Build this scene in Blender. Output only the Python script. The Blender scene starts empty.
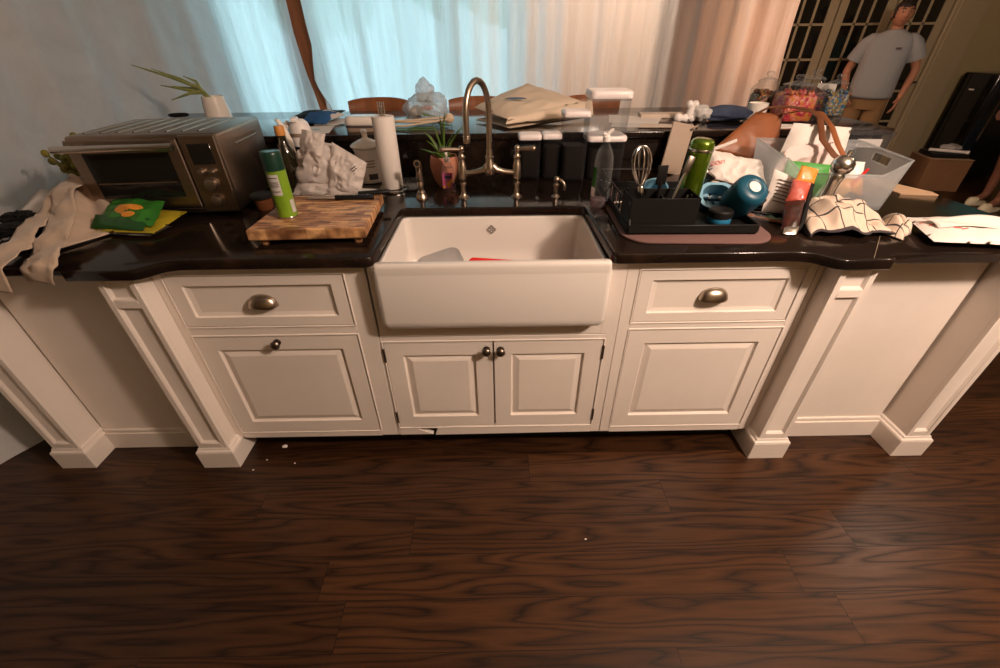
import bpy, bmesh, math, random
from mathutils import Vector, Matrix, Euler, noise

random.seed(7)
scene = bpy.context.scene
COL = scene.collection
PI = math.pi
V = Vector

# ------------------------------------------------------------------ materials
def _new(name):
    m = bpy.data.materials.new(name); m.use_nodes = True
    nt = m.node_tree; nt.nodes.clear()
    out = nt.nodes.new('ShaderNodeOutputMaterial')
    return m, nt, out

def N(nt, typ, **kw):
    n = nt.nodes.new(typ)
    for k, v in kw.items():
        if hasattr(n, k): setattr(n, k, v)
        else: n.inputs[k].default_value = v
    return n

def c4(c): return (c[0], c[1], c[2], 1.0)

def mixrgb(nt, fac, a, b, blend='MIX'):
    n = nt.nodes.new('ShaderNodeMix'); n.data_type = 'RGBA'; n.blend_type = blend
    for sock, val in ((n.inputs[0], fac), (n.inputs[6], a), (n.inputs[7], b)):
        if hasattr(val, 'links') or hasattr(val, 'is_output'): nt.links.new(val, sock)
        elif isinstance(val, (int, float)): sock.default_value = val
        else: sock.default_value = c4(val)
    return n.outputs[2]

def ramp(nt, fac, stops):
    r = nt.nodes.new('ShaderNodeValToRGB'); nt.links.new(fac, r.inputs[0])
    cr = r.color_ramp
    while len(cr.elements) < len(stops): cr.elements.new(.5)
    for e, (p, c) in zip(cr.elements, stops): e.position = p; e.color = c4(c)
    return r.outputs[0]

def mat(name, col, rough=.5, metal=0., var=0., vscale=8., stretch=(1, 1, 1), bump=0., bscale=40., bdist=.004,
        spec=.5, coat=0., coat_rough=.1, col2=None, trans=0., ior=1.45, sss=0., sheen=0.):
    m, nt, out = _new(name)
    b = nt.nodes.new('ShaderNodeBsdfPrincipled')
    b.inputs['Base Color'].default_value = c4(col); b.inputs['Roughness'].default_value = rough
    b.inputs['Metallic'].default_value = metal; b.inputs['Specular IOR Level'].default_value = spec
    b.inputs['Coat Weight'].default_value = coat; b.inputs['Coat Roughness'].default_value = coat_rough
    b.inputs['Transmission Weight'].default_value = trans; b.inputs['IOR'].default_value = ior
    b.inputs['Sheen Weight'].default_value = sheen
    nt.links.new(b.outputs[0], out.inputs[0])
    tc = nt.nodes.new('ShaderNodeTexCoord')
    mp = nt.nodes.new('ShaderNodeMapping'); mp.inputs['Scale'].default_value = stretch
    nt.links.new(tc.outputs['Object'], mp.inputs[0])
    if var > 0 or col2:
        no = N(nt, 'ShaderNodeTexNoise', Scale=vscale, Detail=6.0, Roughness=.6); nt.links.new(mp.outputs[0], no.inputs['Vector'])
        c2 = col2 or tuple(max(0, c * (1 - var)) for c in col)
        r = ramp(nt, no.outputs['Fac'], [(.35, c2), (.65, col)])
        nt.links.new(r, b.inputs['Base Color'])
    if bump > 0:
        nb = N(nt, 'ShaderNodeTexNoise', Scale=bscale, Detail=5.0); nt.links.new(mp.outputs[0], nb.inputs['Vector'])
        bp = nt.nodes.new('ShaderNodeBump'); bp.inputs['Strength'].default_value = bump; bp.inputs['Distance'].default_value = bdist
        nt.links.new(nb.outputs['Fac'], bp.inputs['Height']); nt.links.new(bp.outputs[0], b.inputs['Normal'])
    return m

def clear(name, tint=(.95, .96, .97), gloss=.05, rough=.06, body=(.55, .56, .58), haze=.015):
    """thin clear plastic / glass walls: mostly see-through, glossy at grazing angles"""
    m, nt, out = _new(name)
    t = nt.nodes.new('ShaderNodeBsdfTransparent'); t.inputs[0].default_value = c4(tint)
    g = nt.nodes.new('ShaderNodeBsdfPrincipled'); g.inputs['Base Color'].default_value = c4(body)
    g.inputs['Roughness'].default_value = rough; g.inputs['Specular IOR Level'].default_value = .8
    lw = N(nt, 'ShaderNodeLayerWeight', Blend=.35)
    ma = N(nt, 'ShaderNodeMath', operation='MULTIPLY_ADD'); nt.links.new(lw.outputs['Facing'], ma.inputs[0])
    ma.inputs[1].default_value = gloss * 3; ma.inputs[2].default_value = haze
    mx = nt.nodes.new('ShaderNodeMixShader'); nt.links.new(ma.outputs[0], mx.inputs[0])
    nt.links.new(t.outputs[0], mx.inputs[1]); nt.links.new(g.outputs[0], mx.inputs[2]); nt.links.new(mx.outputs[0], out.inputs[0])
    return m

def film(name, col=(.85, .88, .9), see=.3, transl=.55, rough=.35, bump=.4, bscale=(6, 6, 1.2), gloss=.12, dvm=.12):
    """cloudy plastic film: part see-through, part translucent"""
    m, nt, out = _new(name)
    tr = nt.nodes.new('ShaderNodeBsdfTransparent'); tr.inputs[0].default_value = c4((.95, .97, .98))
    tl = nt.nodes.new('ShaderNodeBsdfTranslucent'); tl.inputs[0].default_value = c4(col)
    df = nt.nodes.new('ShaderNodeBsdfPrincipled'); df.inputs['Base Color'].default_value = c4(col)
    df.inputs['Roughness'].default_value = rough; df.inputs['Specular IOR Level'].default_value = gloss * 4
    tc = nt.nodes.new('ShaderNodeTexCoord'); mp = nt.nodes.new('ShaderNodeMapping'); mp.inputs['Scale'].default_value = bscale
    nt.links.new(tc.outputs['Object'], mp.inputs[0])
    no = N(nt, 'ShaderNodeTexNoise', Scale=3.0, Detail=8.0, Roughness=.62, Distortion=.6); nt.links.new(mp.outputs[0], no.inputs['Vector'])
    bp = N(nt, 'ShaderNodeBump', Strength=bump, Distance=.03); nt.links.new(no.outputs['Fac'], bp.inputs['Height'])
    nt.links.new(bp.outputs[0], df.inputs['Normal']); nt.links.new(bp.outputs[0], tl.inputs['Normal'])
    m1 = nt.nodes.new('ShaderNodeMixShader'); m1.inputs[0].default_value = transl
    nt.links.new(df.outputs[0], m1.inputs[1]); nt.links.new(tl.outputs[0], m1.inputs[2])
    m2 = nt.nodes.new('ShaderNodeMixShader')
    rr = N(nt, 'ShaderNodeMapRange'); nt.links.new(no.outputs['Fac'], rr.inputs[0])
    rr.inputs[1].default_value = .3; rr.inputs[2].default_value = .7
    dv = min(dvm, see * .6); rr.inputs[3].default_value = see - dv; rr.inputs[4].default_value = min(1, see + dv)
    nt.links.new(rr.outputs[0], m2.inputs[0]); nt.links.new(m1.outputs[0], m2.inputs[1]); nt.links.new(tr.outputs[0], m2.inputs[2])
    nt.links.new(m2.outputs[0], out.inputs[0])
    return m

def floor_mat():
    m, nt, out = _new('stained_oak_boards'); L = nt.links.new
    tc = nt.nodes.new('ShaderNodeTexCoord')
    sep = nt.nodes.new('ShaderNodeSeparateXYZ'); L(tc.outputs['Object'], sep.inputs[0])
    PW = .142
    def math_(op, a, b=None, c=None):
        n = nt.nodes.new('ShaderNodeMath'); n.operation = op
        for i, v in enumerate((a, b, c)):
            if v is None: continue
            if isinstance(v, (int, float)): n.inputs[i].default_value = v
            else: L(v, n.inputs[i])
        return n.outputs[0]
    yr = math_('DIVIDE', math_('SUBTRACT', sep.outputs[1], .615), PW)
    row = math_('FLOOR', yr); fy = math_('FRACT', yr)
    wn = nt.nodes.new('ShaderNodeTexWhiteNoise'); wn.noise_dimensions = '1D'; L(row, wn.inputs['W'])
    xo = math_('ADD', math_('DIVIDE', sep.outputs[0], 1.55), math_('MULTIPLY', wn.outputs['Value'], 7.31))
    xo = math_('ADD', xo, .12)
    colx = math_('FLOOR', xo); fx = math_('FRACT', xo)
    cid = nt.nodes.new('ShaderNodeCombineXYZ'); L(row, cid.inputs[0]); L(colx, cid.inputs[1])
    w2 = nt.nodes.new('ShaderNodeTexWhiteNoise'); w2.noise_dimensions = '3D'; L(cid.outputs[0], w2.inputs['Vector'])
    # cathedral grain: contour lines of a stretched noise, different on each board
    vx = math_('ADD', math_('MULTIPLY', sep.outputs[0], .75), math_('MULTIPLY', w2.outputs['Value'], 37.0))
    vy = math_('ADD', math_('MULTIPLY', sep.outputs[1], 7.5), math_('MULTIPLY', w2.outputs['Value'], 91.0))
    gv = nt.nodes.new('ShaderNodeCombineXYZ'); L(vx, gv.inputs[0]); L(vy, gv.inputs[1])
    n1 = N(nt, 'ShaderNodeTexNoise', Scale=1.0, Detail=2.5, Roughness=.5, Distortion=.0); L(gv.outputs[0], n1.inputs['Vector'])
    rings = math_('PINGPONG', math_('MULTIPLY', n1.outputs['Fac'], 28.0), 1.0)
    fine = nt.nodes.new('ShaderNodeCombineXYZ'); L(math_('MULTIPLY', vx, 9.0), fine.inputs[0]); L(math_('MULTIPLY', vy, 26.0), fine.inputs[1])
    n2 = N(nt, 'ShaderNodeTexNoise', Scale=1.0, Detail=4.0); L(fine.outputs[0], n2.inputs['Vector'])
    g = math_('ADD', math_('MULTIPLY', math_('POWER', rings, .6), .62), math_('MULTIPLY', n2.outputs['Fac'], .55))
    colr = ramp(nt, g, [(.20, (.0060, .0024, .0011)), (.40, (.020, .0078, .0030)), (.62, (.042, .0165, .0060)), (.95, (.064, .026, .0095))])
    tone = nt.nodes.new('ShaderNodeMapRange'); L(w2.outputs['Value'], tone.inputs[0]); tone.inputs[3].default_value = .62; tone.inputs[4].default_value = 1.12
    hsv = nt.nodes.new('ShaderNodeHueSaturation'); L(colr, hsv.inputs['Color']); L(tone.outputs[0], hsv.inputs['Value'])
    seam = math_('MINIMUM', math_('MULTIPLY', math_('MINIMUM', fy, math_('SUBTRACT', 1.0, fy)), PW),
                 math_('MULTIPLY', math_('MINIMUM', fx, math_('SUBTRACT', 1.0, fx)), 1.55))
    sm = math_('LESS_THAN', seam, .0011)
    colf = mixrgb(nt, sm, hsv.outputs[0], (.008, .004, .002))
    b = nt.nodes.new('ShaderNodeBsdfPrincipled'); L(colf, b.inputs['Base Color'])
    rg = nt.nodes.new('ShaderNodeMapRange'); L(g, rg.inputs[0]); rg.inputs[3].default_value = .40; rg.inputs[4].default_value = .30
    L(rg.outputs[0], b.inputs['Roughness']); b.inputs['Specular IOR Level'].default_value = .32
    bp = N(nt, 'ShaderNodeBump', Strength=.12, Distance=.002); L(n2.outputs['Fac'], bp.inputs['Height']); L(bp.outputs[0], b.inputs['Normal'])
    L(b.outputs[0], out.inputs[0])
    return m

def stone_mat():
    m, nt, out = _new('black_granite'); L = nt.links.new
    tc = nt.nodes.new('ShaderNodeTexCoord')
    n1 = N(nt, 'ShaderNodeTexNoise', Scale=5.0, Detail=8.0, Roughness=.7); L(tc.outputs['Object'], n1.inputs['Vector'])
    col = ramp(nt, n1.outputs['Fac'], [(.35, (.006, .0045, .004)), (.6, (.016, .009, .006)), (.78, (.045, .022, .013))])
    vo = N(nt, 'ShaderNodeTexVoronoi', Scale=160.0); L(tc.outputs['Object'], vo.inputs['Vector'])
    sp = N(nt, 'ShaderNodeMath', operation='LESS_THAN'); L(vo.outputs['Distance'], sp.inputs[0]); sp.inputs[1].default_value = .08
    col2 = mixrgb(nt, sp.outputs[0], col, (.09, .07, .05))
    b = nt.nodes.new('ShaderNodeBsdfPrincipled'); L(col2, b.inputs['Base Color']); b.inputs['Roughness'].default_value = .12
    b.inputs['Specular IOR Level'].default_value = .30
    L(b.outputs[0], out.inputs[0])
    return m

def butcher_mat():
    m, nt, out = _new('butcher_block'); L = nt.links.new
    tc = nt.nodes.new('ShaderNodeTexCoord')
    br = nt.nodes.new('ShaderNodeTexBrick'); br.inputs['Scale'].default_value = 1.0
    br.inputs['Brick Width'].default_value = .062; br.inputs['Row Height'].default_value = .027; br.inputs['Mortar Size'].default_value = .0006
    br.inputs['Color1'].default_value = c4((.60, .36, .18)); br.inputs['Color2'].default_value = c4((.30, .13, .06)); br.inputs['Mortar'].default_value = c4((.16, .07, .03))
    L(tc.outputs['Object'], br.inputs['Vector'])
    no = N(nt, 'ShaderNodeTexNoise', Scale=14.0, Detail=6.0); mp = N(nt, 'ShaderNodeMapping'); mp.inputs['Scale'].default_value = (1, 5, 1)
    L(tc.outputs['Object'], mp.inputs[0]); L(mp.outputs[0], no.inputs['Vector'])
    dk = ramp(nt, no.outputs['Fac'], [(.38, (.40, .32, .28)), (.55, (1.25, 1.2, 1.1))])
    col = mixrgb(nt, 1.0, br.outputs['Color'], dk, 'MULTIPLY')
    b = nt.nodes.new('ShaderNodeBsdfPrincipled'); L(col, b.inputs['Base Color']); b.inputs['Roughness'].default_value = .45
    L(b.outputs[0], out.inputs[0]); return m

def plaid_mat():
    m, nt, out = _new('checked_cotton'); L = nt.links.new
    uv = nt.nodes.new('ShaderNodeTexCoord'); sep = nt.nodes.new('ShaderNodeSeparateXYZ'); L(uv.outputs['UV'], sep.inputs[0])
    def line(s, n):
        a = N(nt, 'ShaderNodeMath', operation='MULTIPLY'); L(s, a.inputs[0]); a.inputs[1].default_value = n
        f = N(nt, 'ShaderNodeMath', operation='FRACT'); L(a.outputs[0], f.inputs[0])
        l = N(nt, 'ShaderNodeMath', operation='LESS_THAN'); L(f.outputs[0], l.inputs[0]); l.inputs[1].default_value = .085
        return l.outputs[0]
    mx = N(nt, 'ShaderNodeMath', operation='MAXIMUM'); L(line(sep.outputs[0], 6.4), mx.inputs[0]); L(line(sep.outputs[1], 4.4), mx.inputs[1])
    col = mixrgb(nt, mx.outputs[0], (.60, .48, .38), (.05, .04, .045))
    b = nt.nodes.new('ShaderNodeBsdfPrincipled'); L(col, b.inputs['Base Color']); b.inputs['Roughness'].default_value = .9
    L(b.outputs[0], out.inputs[0]); return m

def speckle_mat(name, cols, scale, rough=.35):
    """a mass of small wrapped sweets"""
    m, nt, out = _new(name); L = nt.links.new
    tc = nt.nodes.new('ShaderNodeTexCoord')
    vo = N(nt, 'ShaderNodeTexVoronoi', Scale=scale); L(tc.outputs['Object'], vo.inputs['Vector'])
    sp = nt.nodes.new('ShaderNodeSeparateColor'); L(vo.outputs['Color'], sp.inputs[0])
    r = nt.nodes.new('ShaderNodeValToRGB'); r.color_ramp.interpolation = 'CONSTANT'; L(sp.outputs[0], r.inputs[0])
    cr = r.color_ramp
    while len(cr.elements) < len(cols): cr.elements.new(.5)
    for i, (e, c) in enumerate(zip(cr.elements, cols)): e.position = i / len(cols); e.color = c4(c)
    b = nt.nodes.new('ShaderNodeBsdfPrincipled'); L(r.outputs[0], b.inputs['Base Color']); b.inputs['Roughness'].default_value = rough
    bp = N(nt, 'ShaderNodeBump', Strength=.6, Distance=.006); bp.invert = True; L(vo.outputs['Distance'], bp.inputs['Height']); L(bp.outputs[0], b.inputs['Normal'])
    L(b.outputs[0], out.inputs[0]); return m

def emit(name, col, s):
    m, nt, out = _new(name); e = N(nt, 'ShaderNodeEmission', Strength=s); e.inputs[0].default_value = c4(col)
    nt.links.new(e.outputs[0], out.inputs[0]); return m

# ------------------------------------------------------------------ mesh building
class MB:
    def __init__(self): self.bm = bmesh.new(); self.bm.loops.layers.uv.new('UVMap')
    def _merge(self, tmp, M=None):
        if M is not None: bmesh.ops.transform(tmp, matrix=M, verts=tmp.verts)
        me = bpy.data.meshes.new('t'); tmp.to_mesh(me); tmp.free(); self.bm.from_mesh(me); bpy.data.meshes.remove(me)
    def box(self, x0, x1, y0, y1, z0, z1, bev=0., seg=2, M=None, taper=None):
        t = bmesh.new(); bmesh.ops.create_cube(t, size=1)
        for v in t.verts:
            v.co = V((x0 + (v.co.x + .5) * (x1 - x0), y0 + (v.co.y + .5) * (y1 - y0), z0 + (v.co.z + .5) * (z1 - z0)))
        if taper:  # scale of the bottom about the centre
            cx, cy = (x0 + x1) / 2, (y0 + y1) / 2
            for v in t.verts:
                if abs(v.co.z - z0) < 1e-6: v.co.x = cx + (v.co.x - cx) * taper; v.co.y = cy + (v.co.y - cy) * taper
        if bev > 0: bmesh.ops.bevel(t, geom=list(t.edges) + list(t.verts), offset=bev, segments=seg, affect='EDGES', profile=.5, clamp_overlap=True)
        self._merge(t, M); return self
    def rbox(self, x0, x1, y0, y1, z0, z1, r, bev=0., n=6, M=None, top=1., bot=1.):
        """box with rounded vertical corners"""
        pts = []
        for cx, cy, a0 in ((x1 - r, y1 - r, 0), (x0 + r, y1 - r, 90), (x0 + r, y0 + r, 180), (x1 - r, y0 + r, 270)):
            for k in range(n + 1):
                a = math.radians(a0 + 90 * k / n); pts.append((cx + r * math.cos(a), cy + r * math.sin(a)))
        mx, my = (x0 + x1) / 2, (y0 + y1) / 2
        b = bev
        lv = [(z0, bot, 1 if not b else None), (z1, top, None)]
        rows = []
        def row(z, s, ins):
            w, d = (x1 - x0) / 2, (y1 - y0) / 2
            return [V((mx + (px - mx) * s * (1 - ins / w), my + (py - my) * s * (1 - ins / d), z)) for px, py in pts]
        if b: rows = [row(z0, bot, b), row(z0 + b * .3, bot, b * .3), row(z0 + b, bot, 0), row(z1 - b, top, 0), row(z1 - b * .3, top, b * .3), row(z1, top, b)]
        else: rows = [row(z0, bot, 0), row(z1, top, 0)]
        self.loft(rows, True, True, M=M); return self
    def loft(self, rows, cap0=True, cap1=True, closed=True, M=None):
        t = bmesh.new(); R = [[t.verts.new(p) for p in r] for r in rows]
        n = len(rows[0])
        for a, b in zip(R, R[1:]):
            for i in range(n if closed else n - 1):
                j = (i + 1) % n
                try: t.faces.new((a[i], a[j], b[j], b[i]))
                except ValueError: pass
        if cap0: t.faces.new(list(reversed(R[0])))
        if cap1: t.faces.new(R[-1])
        bmesh.ops.recalc_face_normals(t, faces=t.faces)
        self._merge(t, M); return self
    def lathe(self, prof, n=28, M=None, cap=True):
        rows = [[V((max(r, 1e-4) * math.cos(2 * PI * k / n), max(r, 1e-4) * math.sin(2 * PI * k / n), z)) for k in range(n)] for r, z in prof]
        return self.loft(rows, cap, cap, M=M)
    def cyl(self, c, r, h, n=24, axis='Z', bev=0.):
        prof = [(r, 0), (r, h)] if not bev else [(r - bev, 0), (r - bev * .3, bev * .3), (r, bev), (r, h - bev), (r - bev * .3, h - bev * .3), (r - bev, h)]
        Rm = {'Z': Matrix(), 'X': Matrix.Rotation(PI / 2, 4, 'Y'), 'Y': Matrix.Rotation(-PI / 2, 4, 'X')}[axis]
        return self.lathe(prof, n, Matrix.Translation(V(c)) @ Rm)
    def ball(self, c, r, seg=16, M=None):
        t = bmesh.new(); bmesh.ops.create_uvsphere(t, u_segments=seg, v_segments=max(6, seg // 2 + 2), radius=1)
        rr = (r, r, r) if isinstance(r, (int, float)) else r
        for v in t.verts: v.co = V((v.co.x * rr[0], v.co.y * rr[1], v.co.z * rr[2])) 
        T = Matrix.Translation(V(c))
        self._merge(t, T @ M if M is not None else T); return self
    def tube(self, pts, r, n=10, closed=False, flat=None, up=(0, 0, 1)):
        pts = [V(p) for p in pts]; m = len(pts)
        rs = r if isinstance(r, (list, tuple)) else [r] * m
        rows = []; prev = None
        for i, p in enumerate(pts):
            a = pts[(i - 1) % m] if (closed or i > 0) else pts[i]; b = pts[(i + 1) % m] if (closed or i < m - 1) else pts[i]
            tg = (b - a).normalized()
            if prev is None:
                u = V(up)
                if abs(u.dot(tg)) > .95: u = V((1, 0, 0)) if abs(tg.x) < .9 else V((0, 1, 0))
                s = tg.cross(u).normalized()
            else:
                s = (prev - tg * prev.dot(tg)).normalized()
            prev = s; w = tg.cross(s)
            f = flat or 1.
            rows.append([p + s * (rs[i] * math.cos(2 * PI * k / n)) + w * (rs[i] * f * math.sin(2 * PI * k / n)) for k in range(n)])
        if closed: rows.append(rows[0])
        return self.loft(rows, not closed, not closed)
    def prism(self, poly, z0, z1, M=None, bev=0., seg=2):
        t = bmesh.new(); vs = [t.verts.new((p[0], p[1], z0)) for p in poly]
        f = t.faces.new(vs); r = bmesh.ops.extrude_face_region(t, geom=[f])
        for v in [g for g in r['geom'] if isinstance(g, bmesh.types.BMVert)]: v.co.z = z1
        bmesh.ops.recalc_face_normals(t, faces=t.faces)
        if bev:
            es = [e for e in t.edges if abs(e.verts[0].co.z - e.verts[1].co.z) < 1e-6]
            bmesh.ops.bevel(t, geom=es, offset=bev, segments=seg, affect='EDGES', profile=.5, clamp_overlap=True)
        bmesh.ops.triangulate(t, faces=[f for f in t.faces if len(f.verts) > 4])
        self._merge(t, M); return self
    def grid(self, fn, nu, nv, M=None):
        t = bmesh.new(); uvl = t.loops.layers.uv.new('UVMap')
        G = [[t.verts.new(V(fn(i / nu, j / nv))) for j in range(nv + 1)] for i in range(nu + 1)]
        for i in range(nu):
            for j in range(nv):
                f = t.faces.new((G[i][j], G[i + 1][j], G[i + 1][j + 1], G[i][j + 1]))
                for l, (a, b) in zip(f.loops, ((i, j), (i + 1, j), (i + 1, j + 1), (i, j + 1))): l[uvl].uv = (a / nu, b / nv)
        bmesh.ops.recalc_face_normals(t, faces=t.faces)
        self._merge(t, M); return self
    def panel(self, x0, x1, z0, z1, y, steps, back=.018, sx=1.):
        """a front (facing -y) made of nested rectangles: steps = [(inset, depth)], depth > 0 goes inwards"""
        rows = []
        def rect(i, d): return [V((x0 + i * sx, y + d, z0 + i)), V((x1 - i * sx, y + d, z0 + i)), V((x1 - i * sx, y + d, z1 - i)), V((x0 + i * sx, y + d, z1 - i))]
        rows.append(rect(0, back)); rows += [rect(i, d) for i, d in steps]
        return self.loft(rows, True, True)
    def ico(self, c, r, sub, fn=None, M=None):
        t = bmesh.new(); bmesh.ops.create_icosphere(t, subdivisions=sub, radius=1)
        rr = (r, r, r) if isinstance(r, (int, float)) else r
        for v in t.verts:
            p = v.co.copy()
            k = fn(p) if fn else 1.
            v.co = V((p.x * rr[0] * k, p.y * rr[1] * k, p.z * rr[2] * k))
        T = Matrix.Translation(V(c))
        self._merge(t, T @ M if M is not None else T); return self
    def flatten(self, z):
        for v in self.bm.verts:
            if v.co.z < z: v.co.z = z
        return self
    def build(self, name, m, parent=None, smooth=True, angle=38, off=None, solid=0., subd=0):
        if off is not None: bmesh.ops.translate(self.bm, vec=-V(off), verts=self.bm.verts)
        me = bpy.data.meshes.new(name); self.bm.to_mesh(me); self.bm.free()
        if smooth:
            me.polygons.foreach_set('use_smooth', [True] * len(me.polygons))
            if angle < 180: me.set_sharp_from_angle(angle=math.radians(angle))
        o = bpy.data.objects.new(name, me); COL.objects.link(o)
        if m: me.materials.append(m)
        if parent: o.parent = parent
        if solid:
            md = o.modifiers.new('thickness', 'SOLIDIFY'); md.thickness = solid; md.offset = 0
        if subd:
            md = o.modifiers.new('smooth', 'SUBSURF'); md.levels = subd; md.render_levels = subd
        return o

def tag(o, label, cat, group=None):
    o['label'] = label; o['category'] = cat
    if group: o['group'] = group
    return o
def thing(name, label, cat, loc=(0, 0, 0), rot=(0, 0, 0), group=None):
    o = bpy.data.objects.new(name, None); COL.objects.link(o); o.empty_display_size = .05
    o.location = loc; o.rotation_euler = rot if isinstance(rot, (tuple, list, Euler)) else (0, 0, rot)
    return tag(o, label, cat, group)
def struct(o): o['kind'] = 'structure'; return o
def place(o, loc, rot=(0, 0, 0)): o.location = loc; o.rotation_euler = rot; return o
def dup(root, label=None, loc=None, rot=None):
    r = root.copy(); COL.objects.link(r)
    if label: r['label'] = label
    if loc is not None: r.location = loc
    if rot is not None: r.rotation_euler = rot
    for ch in list(root.children):
        c = ch.copy(); COL.objects.link(c); c.parent = r
        for g in list(ch.children):
            d = g.copy(); COL.objects.link(d); d.parent = c
    return r
def text(name, body, size, M, m, parent, depth=.0004):
    cu = bpy.data.curves.new('txt', 'FONT'); cu.body = body; cu.size = size; cu.extrude = depth; cu.align_x = 'CENTER'; cu.align_y = 'CENTER'
    to = bpy.data.objects.new('txt', cu); COL.objects.link(to)
    dg = bpy.context.evaluated_depsgraph_get(); me = bpy.data.meshes.new_from_object(to.evaluated_get(dg))
    bpy.data.objects.remove(to); bpy.data.curves.remove(cu)
    me.transform(M); me.materials.clear(); me.materials.append(m); me.name = name
    o = bpy.data.objects.new(name, me); COL.objects.link(o); o.parent = parent
    return o
def nz(p, s=1., seed=0.): return noise.noise(V(p) * s + V((seed * 13.7, seed * 7.1, seed * 3.3)))
def ridged(p, s, seed=0.):
    a = 0; amp = 1; f = s
    for k in range(3): a += amp * (1 - abs(nz(p, f, seed + k)) * 2); amp *= .5; f *= 2.1
    return a
def lerp(a, b, t): return a + (b - a) * t
def smooth(t): t = max(0, min(1, t)); return t * t * (3 - 2 * t)
def piece(t, stops):
    for (a, va), (b, vb) in zip(stops, stops[1:]):
        if t <= b: return va if t <= a else lerp(va, vb, (t - a) / (b - a))
    return stops[-1][1]
def orient(z, x=None):
    """rotation whose local z axis is along z"""
    z = V(z).normalized(); x = V(x) if x else V((1, 0, 0))
    if abs(z.dot(x.normalized())) > .98: x = V((0, 1, 0))
    y = z.cross(x).normalized(); x = y.cross(z)
    return Matrix((x, y, z)).transposed().to_4x4()

from mathutils.bvhtree import BVHTree
def on_surface(bm, px, py):
    """where the line of sight through a photo pixel meets the surface of a bag (to lay a print on it)"""
    M = co.matrix_world.to_3x3(); d = (M @ V(((px - 500) / 421., -(py - 334) / 421., -1))).normalized()
    loc, nrm, i, dist = BVHTree.FromBMesh(bm).ray_cast(V((0, 0, 1.452)), d)
    if nrm is not None and nrm.dot(d) > 0: nrm = -nrm
    return loc, nrm
def lay(loc, nrm, roll=0., lift=.0008):
    z = nrm; x = V((1, 0, 0)) - z * z.x; x.normalize(); y = z.cross(x)
    return Matrix.Translation(loc + nrm * lift) @ Matrix((x, y, z)).transposed().to_4x4() @ Matrix.Rotation(roll, 4, 'Z')
# ------------------------------------------------------------------ camera
cam = bpy.data.cameras.new('camera'); cam.sensor_width = 36; cam.lens = 421.0 * 36 / 1000; cam.clip_start = .02
co = bpy.data.objects.new('camera', cam); COL.objects.link(co)
co.matrix_world = Matrix(((.99986162, .01562284, -.00571477, 0), (-.01363596, .57293708, -.81948592, 0), (-.00952849, .81945045, .57307083, 1.452), (0, 0, 0, 1)))
scene.camera = co
vs = scene.view_settings; vs.view_transform = 'Standard'; vs.look = 'None'; vs.gamma = 1; vs.use_curve_mapping = False; vs.exposure = 0.0
scene.cycles.use_denoising = True
scene.cycles.max_bounces = 10; scene.cycles.transparent_max_bounces = 24; scene.cycles.transmission_bounces = 6
scene.cycles.sample_clamp_indirect = 6.0; scene.cycles.caustics_reflective = False; scene.cycles.caustics_refractive = False

# ------------------------------------------------------------------ materials in use
M_ = {}
M_['cream'] = mat('cream_paint', (.80, .72, .65), .42, var=.07, vscale=3, bump=.05, bscale=220, bdist=.001)
M_['porcelain'] = mat('white_porcelain', (.70, .65, .60), .14, spec=.5, coat=.5, coat_rough=.05)
M_['stone'] = stone_mat(); M_['floor'] = floor_mat()
M_['wall'] = mat('olive_beige_paint', (.40, .32, .17), .8, bump=.04, bscale=150)
M_['wallpeach'] = mat('peach_paint', (.72, .47, .30), .8)
M_['ceil'] = mat('white_ceiling', (.55, .50, .44), .9)
M_['trimw'] = mat('white_trim', (.40, .32, .20), .5)
M_['nickel'] = mat('brushed_nickel', (.50, .41, .32), .30, metal=1, var=.12, vscale=30)
M_['pewter'] = mat('dark_pewter', (.20, .165, .135), .32, metal=1)
M_['steel'] = mat('steel', (.62, .58, .53), .22, metal=1)
M_['brsteel'] = mat('brushed_steel', (.36, .28, .22), .33, metal=1, var=.12, vscale=6, stretch=(1, 1, 30))
M_['black'] = mat('black_plastic', (.010, .009, .009), .38, spec=.25)
M_['rubber'] = mat('black_rubber', (.008, .0075, .007), .65, spec=.18)
M_['darkfill'] = mat('dark_contents', (.012, .008, .006), .7, spec=.10)
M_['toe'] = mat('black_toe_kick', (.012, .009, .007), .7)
M_['white'] = mat('white_plastic', (.82, .76, .72), .35)
M_['whitelid'] = mat('white_lid', (.86, .78, .76), .3)
M_['ceramic'] = mat('white_ceramic', (.82, .74, .66), .25, coat=.3)
M_['paper'] = mat('white_paper', (.70, .64, .59), .8, bump=.05, bscale=60)
M_['cloth'] = mat('beige_linen', (.56, .42, .31), .95, var=.15, vscale=12, bump=.25, bscale=500, bdist=.001, sheen=.2)
M_['canvas'] = mat('canvas', (.72, .58, .44), .92, bump=.2, bscale=420, bdist=.001)
M_['navy'] = mat('navy_fabric', (.018, .024, .055), .9, col2=(.05, .07, .12), vscale=9)
M_['butcher'] = butcher_mat()
M_['leather'] = mat('tan_leather', (.30, .095, .030), .42, var=.35, vscale=5, bump=.15, bscale=180)
M_['leather_d'] = mat('brown_leather', (.17, .06, .024), .42, var=.3, vscale=10)
M_['wood_b'] = mat('brown_wood', (.34, .115, .040), .4, var=.35, vscale=4, stretch=(6, 6, .6))
M_['dglass'] = mat('dark_green_glass', (.012, .010, .004), .06, spec=.7, coat=.5)
M_['cork'] = mat('orange_cap', (.62, .26, .06), .45)
M_['greencan'] = mat('lime_green_label', (.20, .36, .02), .32, var=.25, vscale=9, spec=.5)
M_['dgreen'] = mat('dark_green_cap', (.006, .035, .022), .3)
M_['label'] = mat('grey_label', (.50, .48, .46), .5)
M_['ink'] = mat('dark_ink', (.08, .06, .06), .7)
M_['red'] = mat('red_plastic', (.62, .012, .010), .35)
M_['redink'] = mat('red_ink', (.70, .10, .06), .7)
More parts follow.
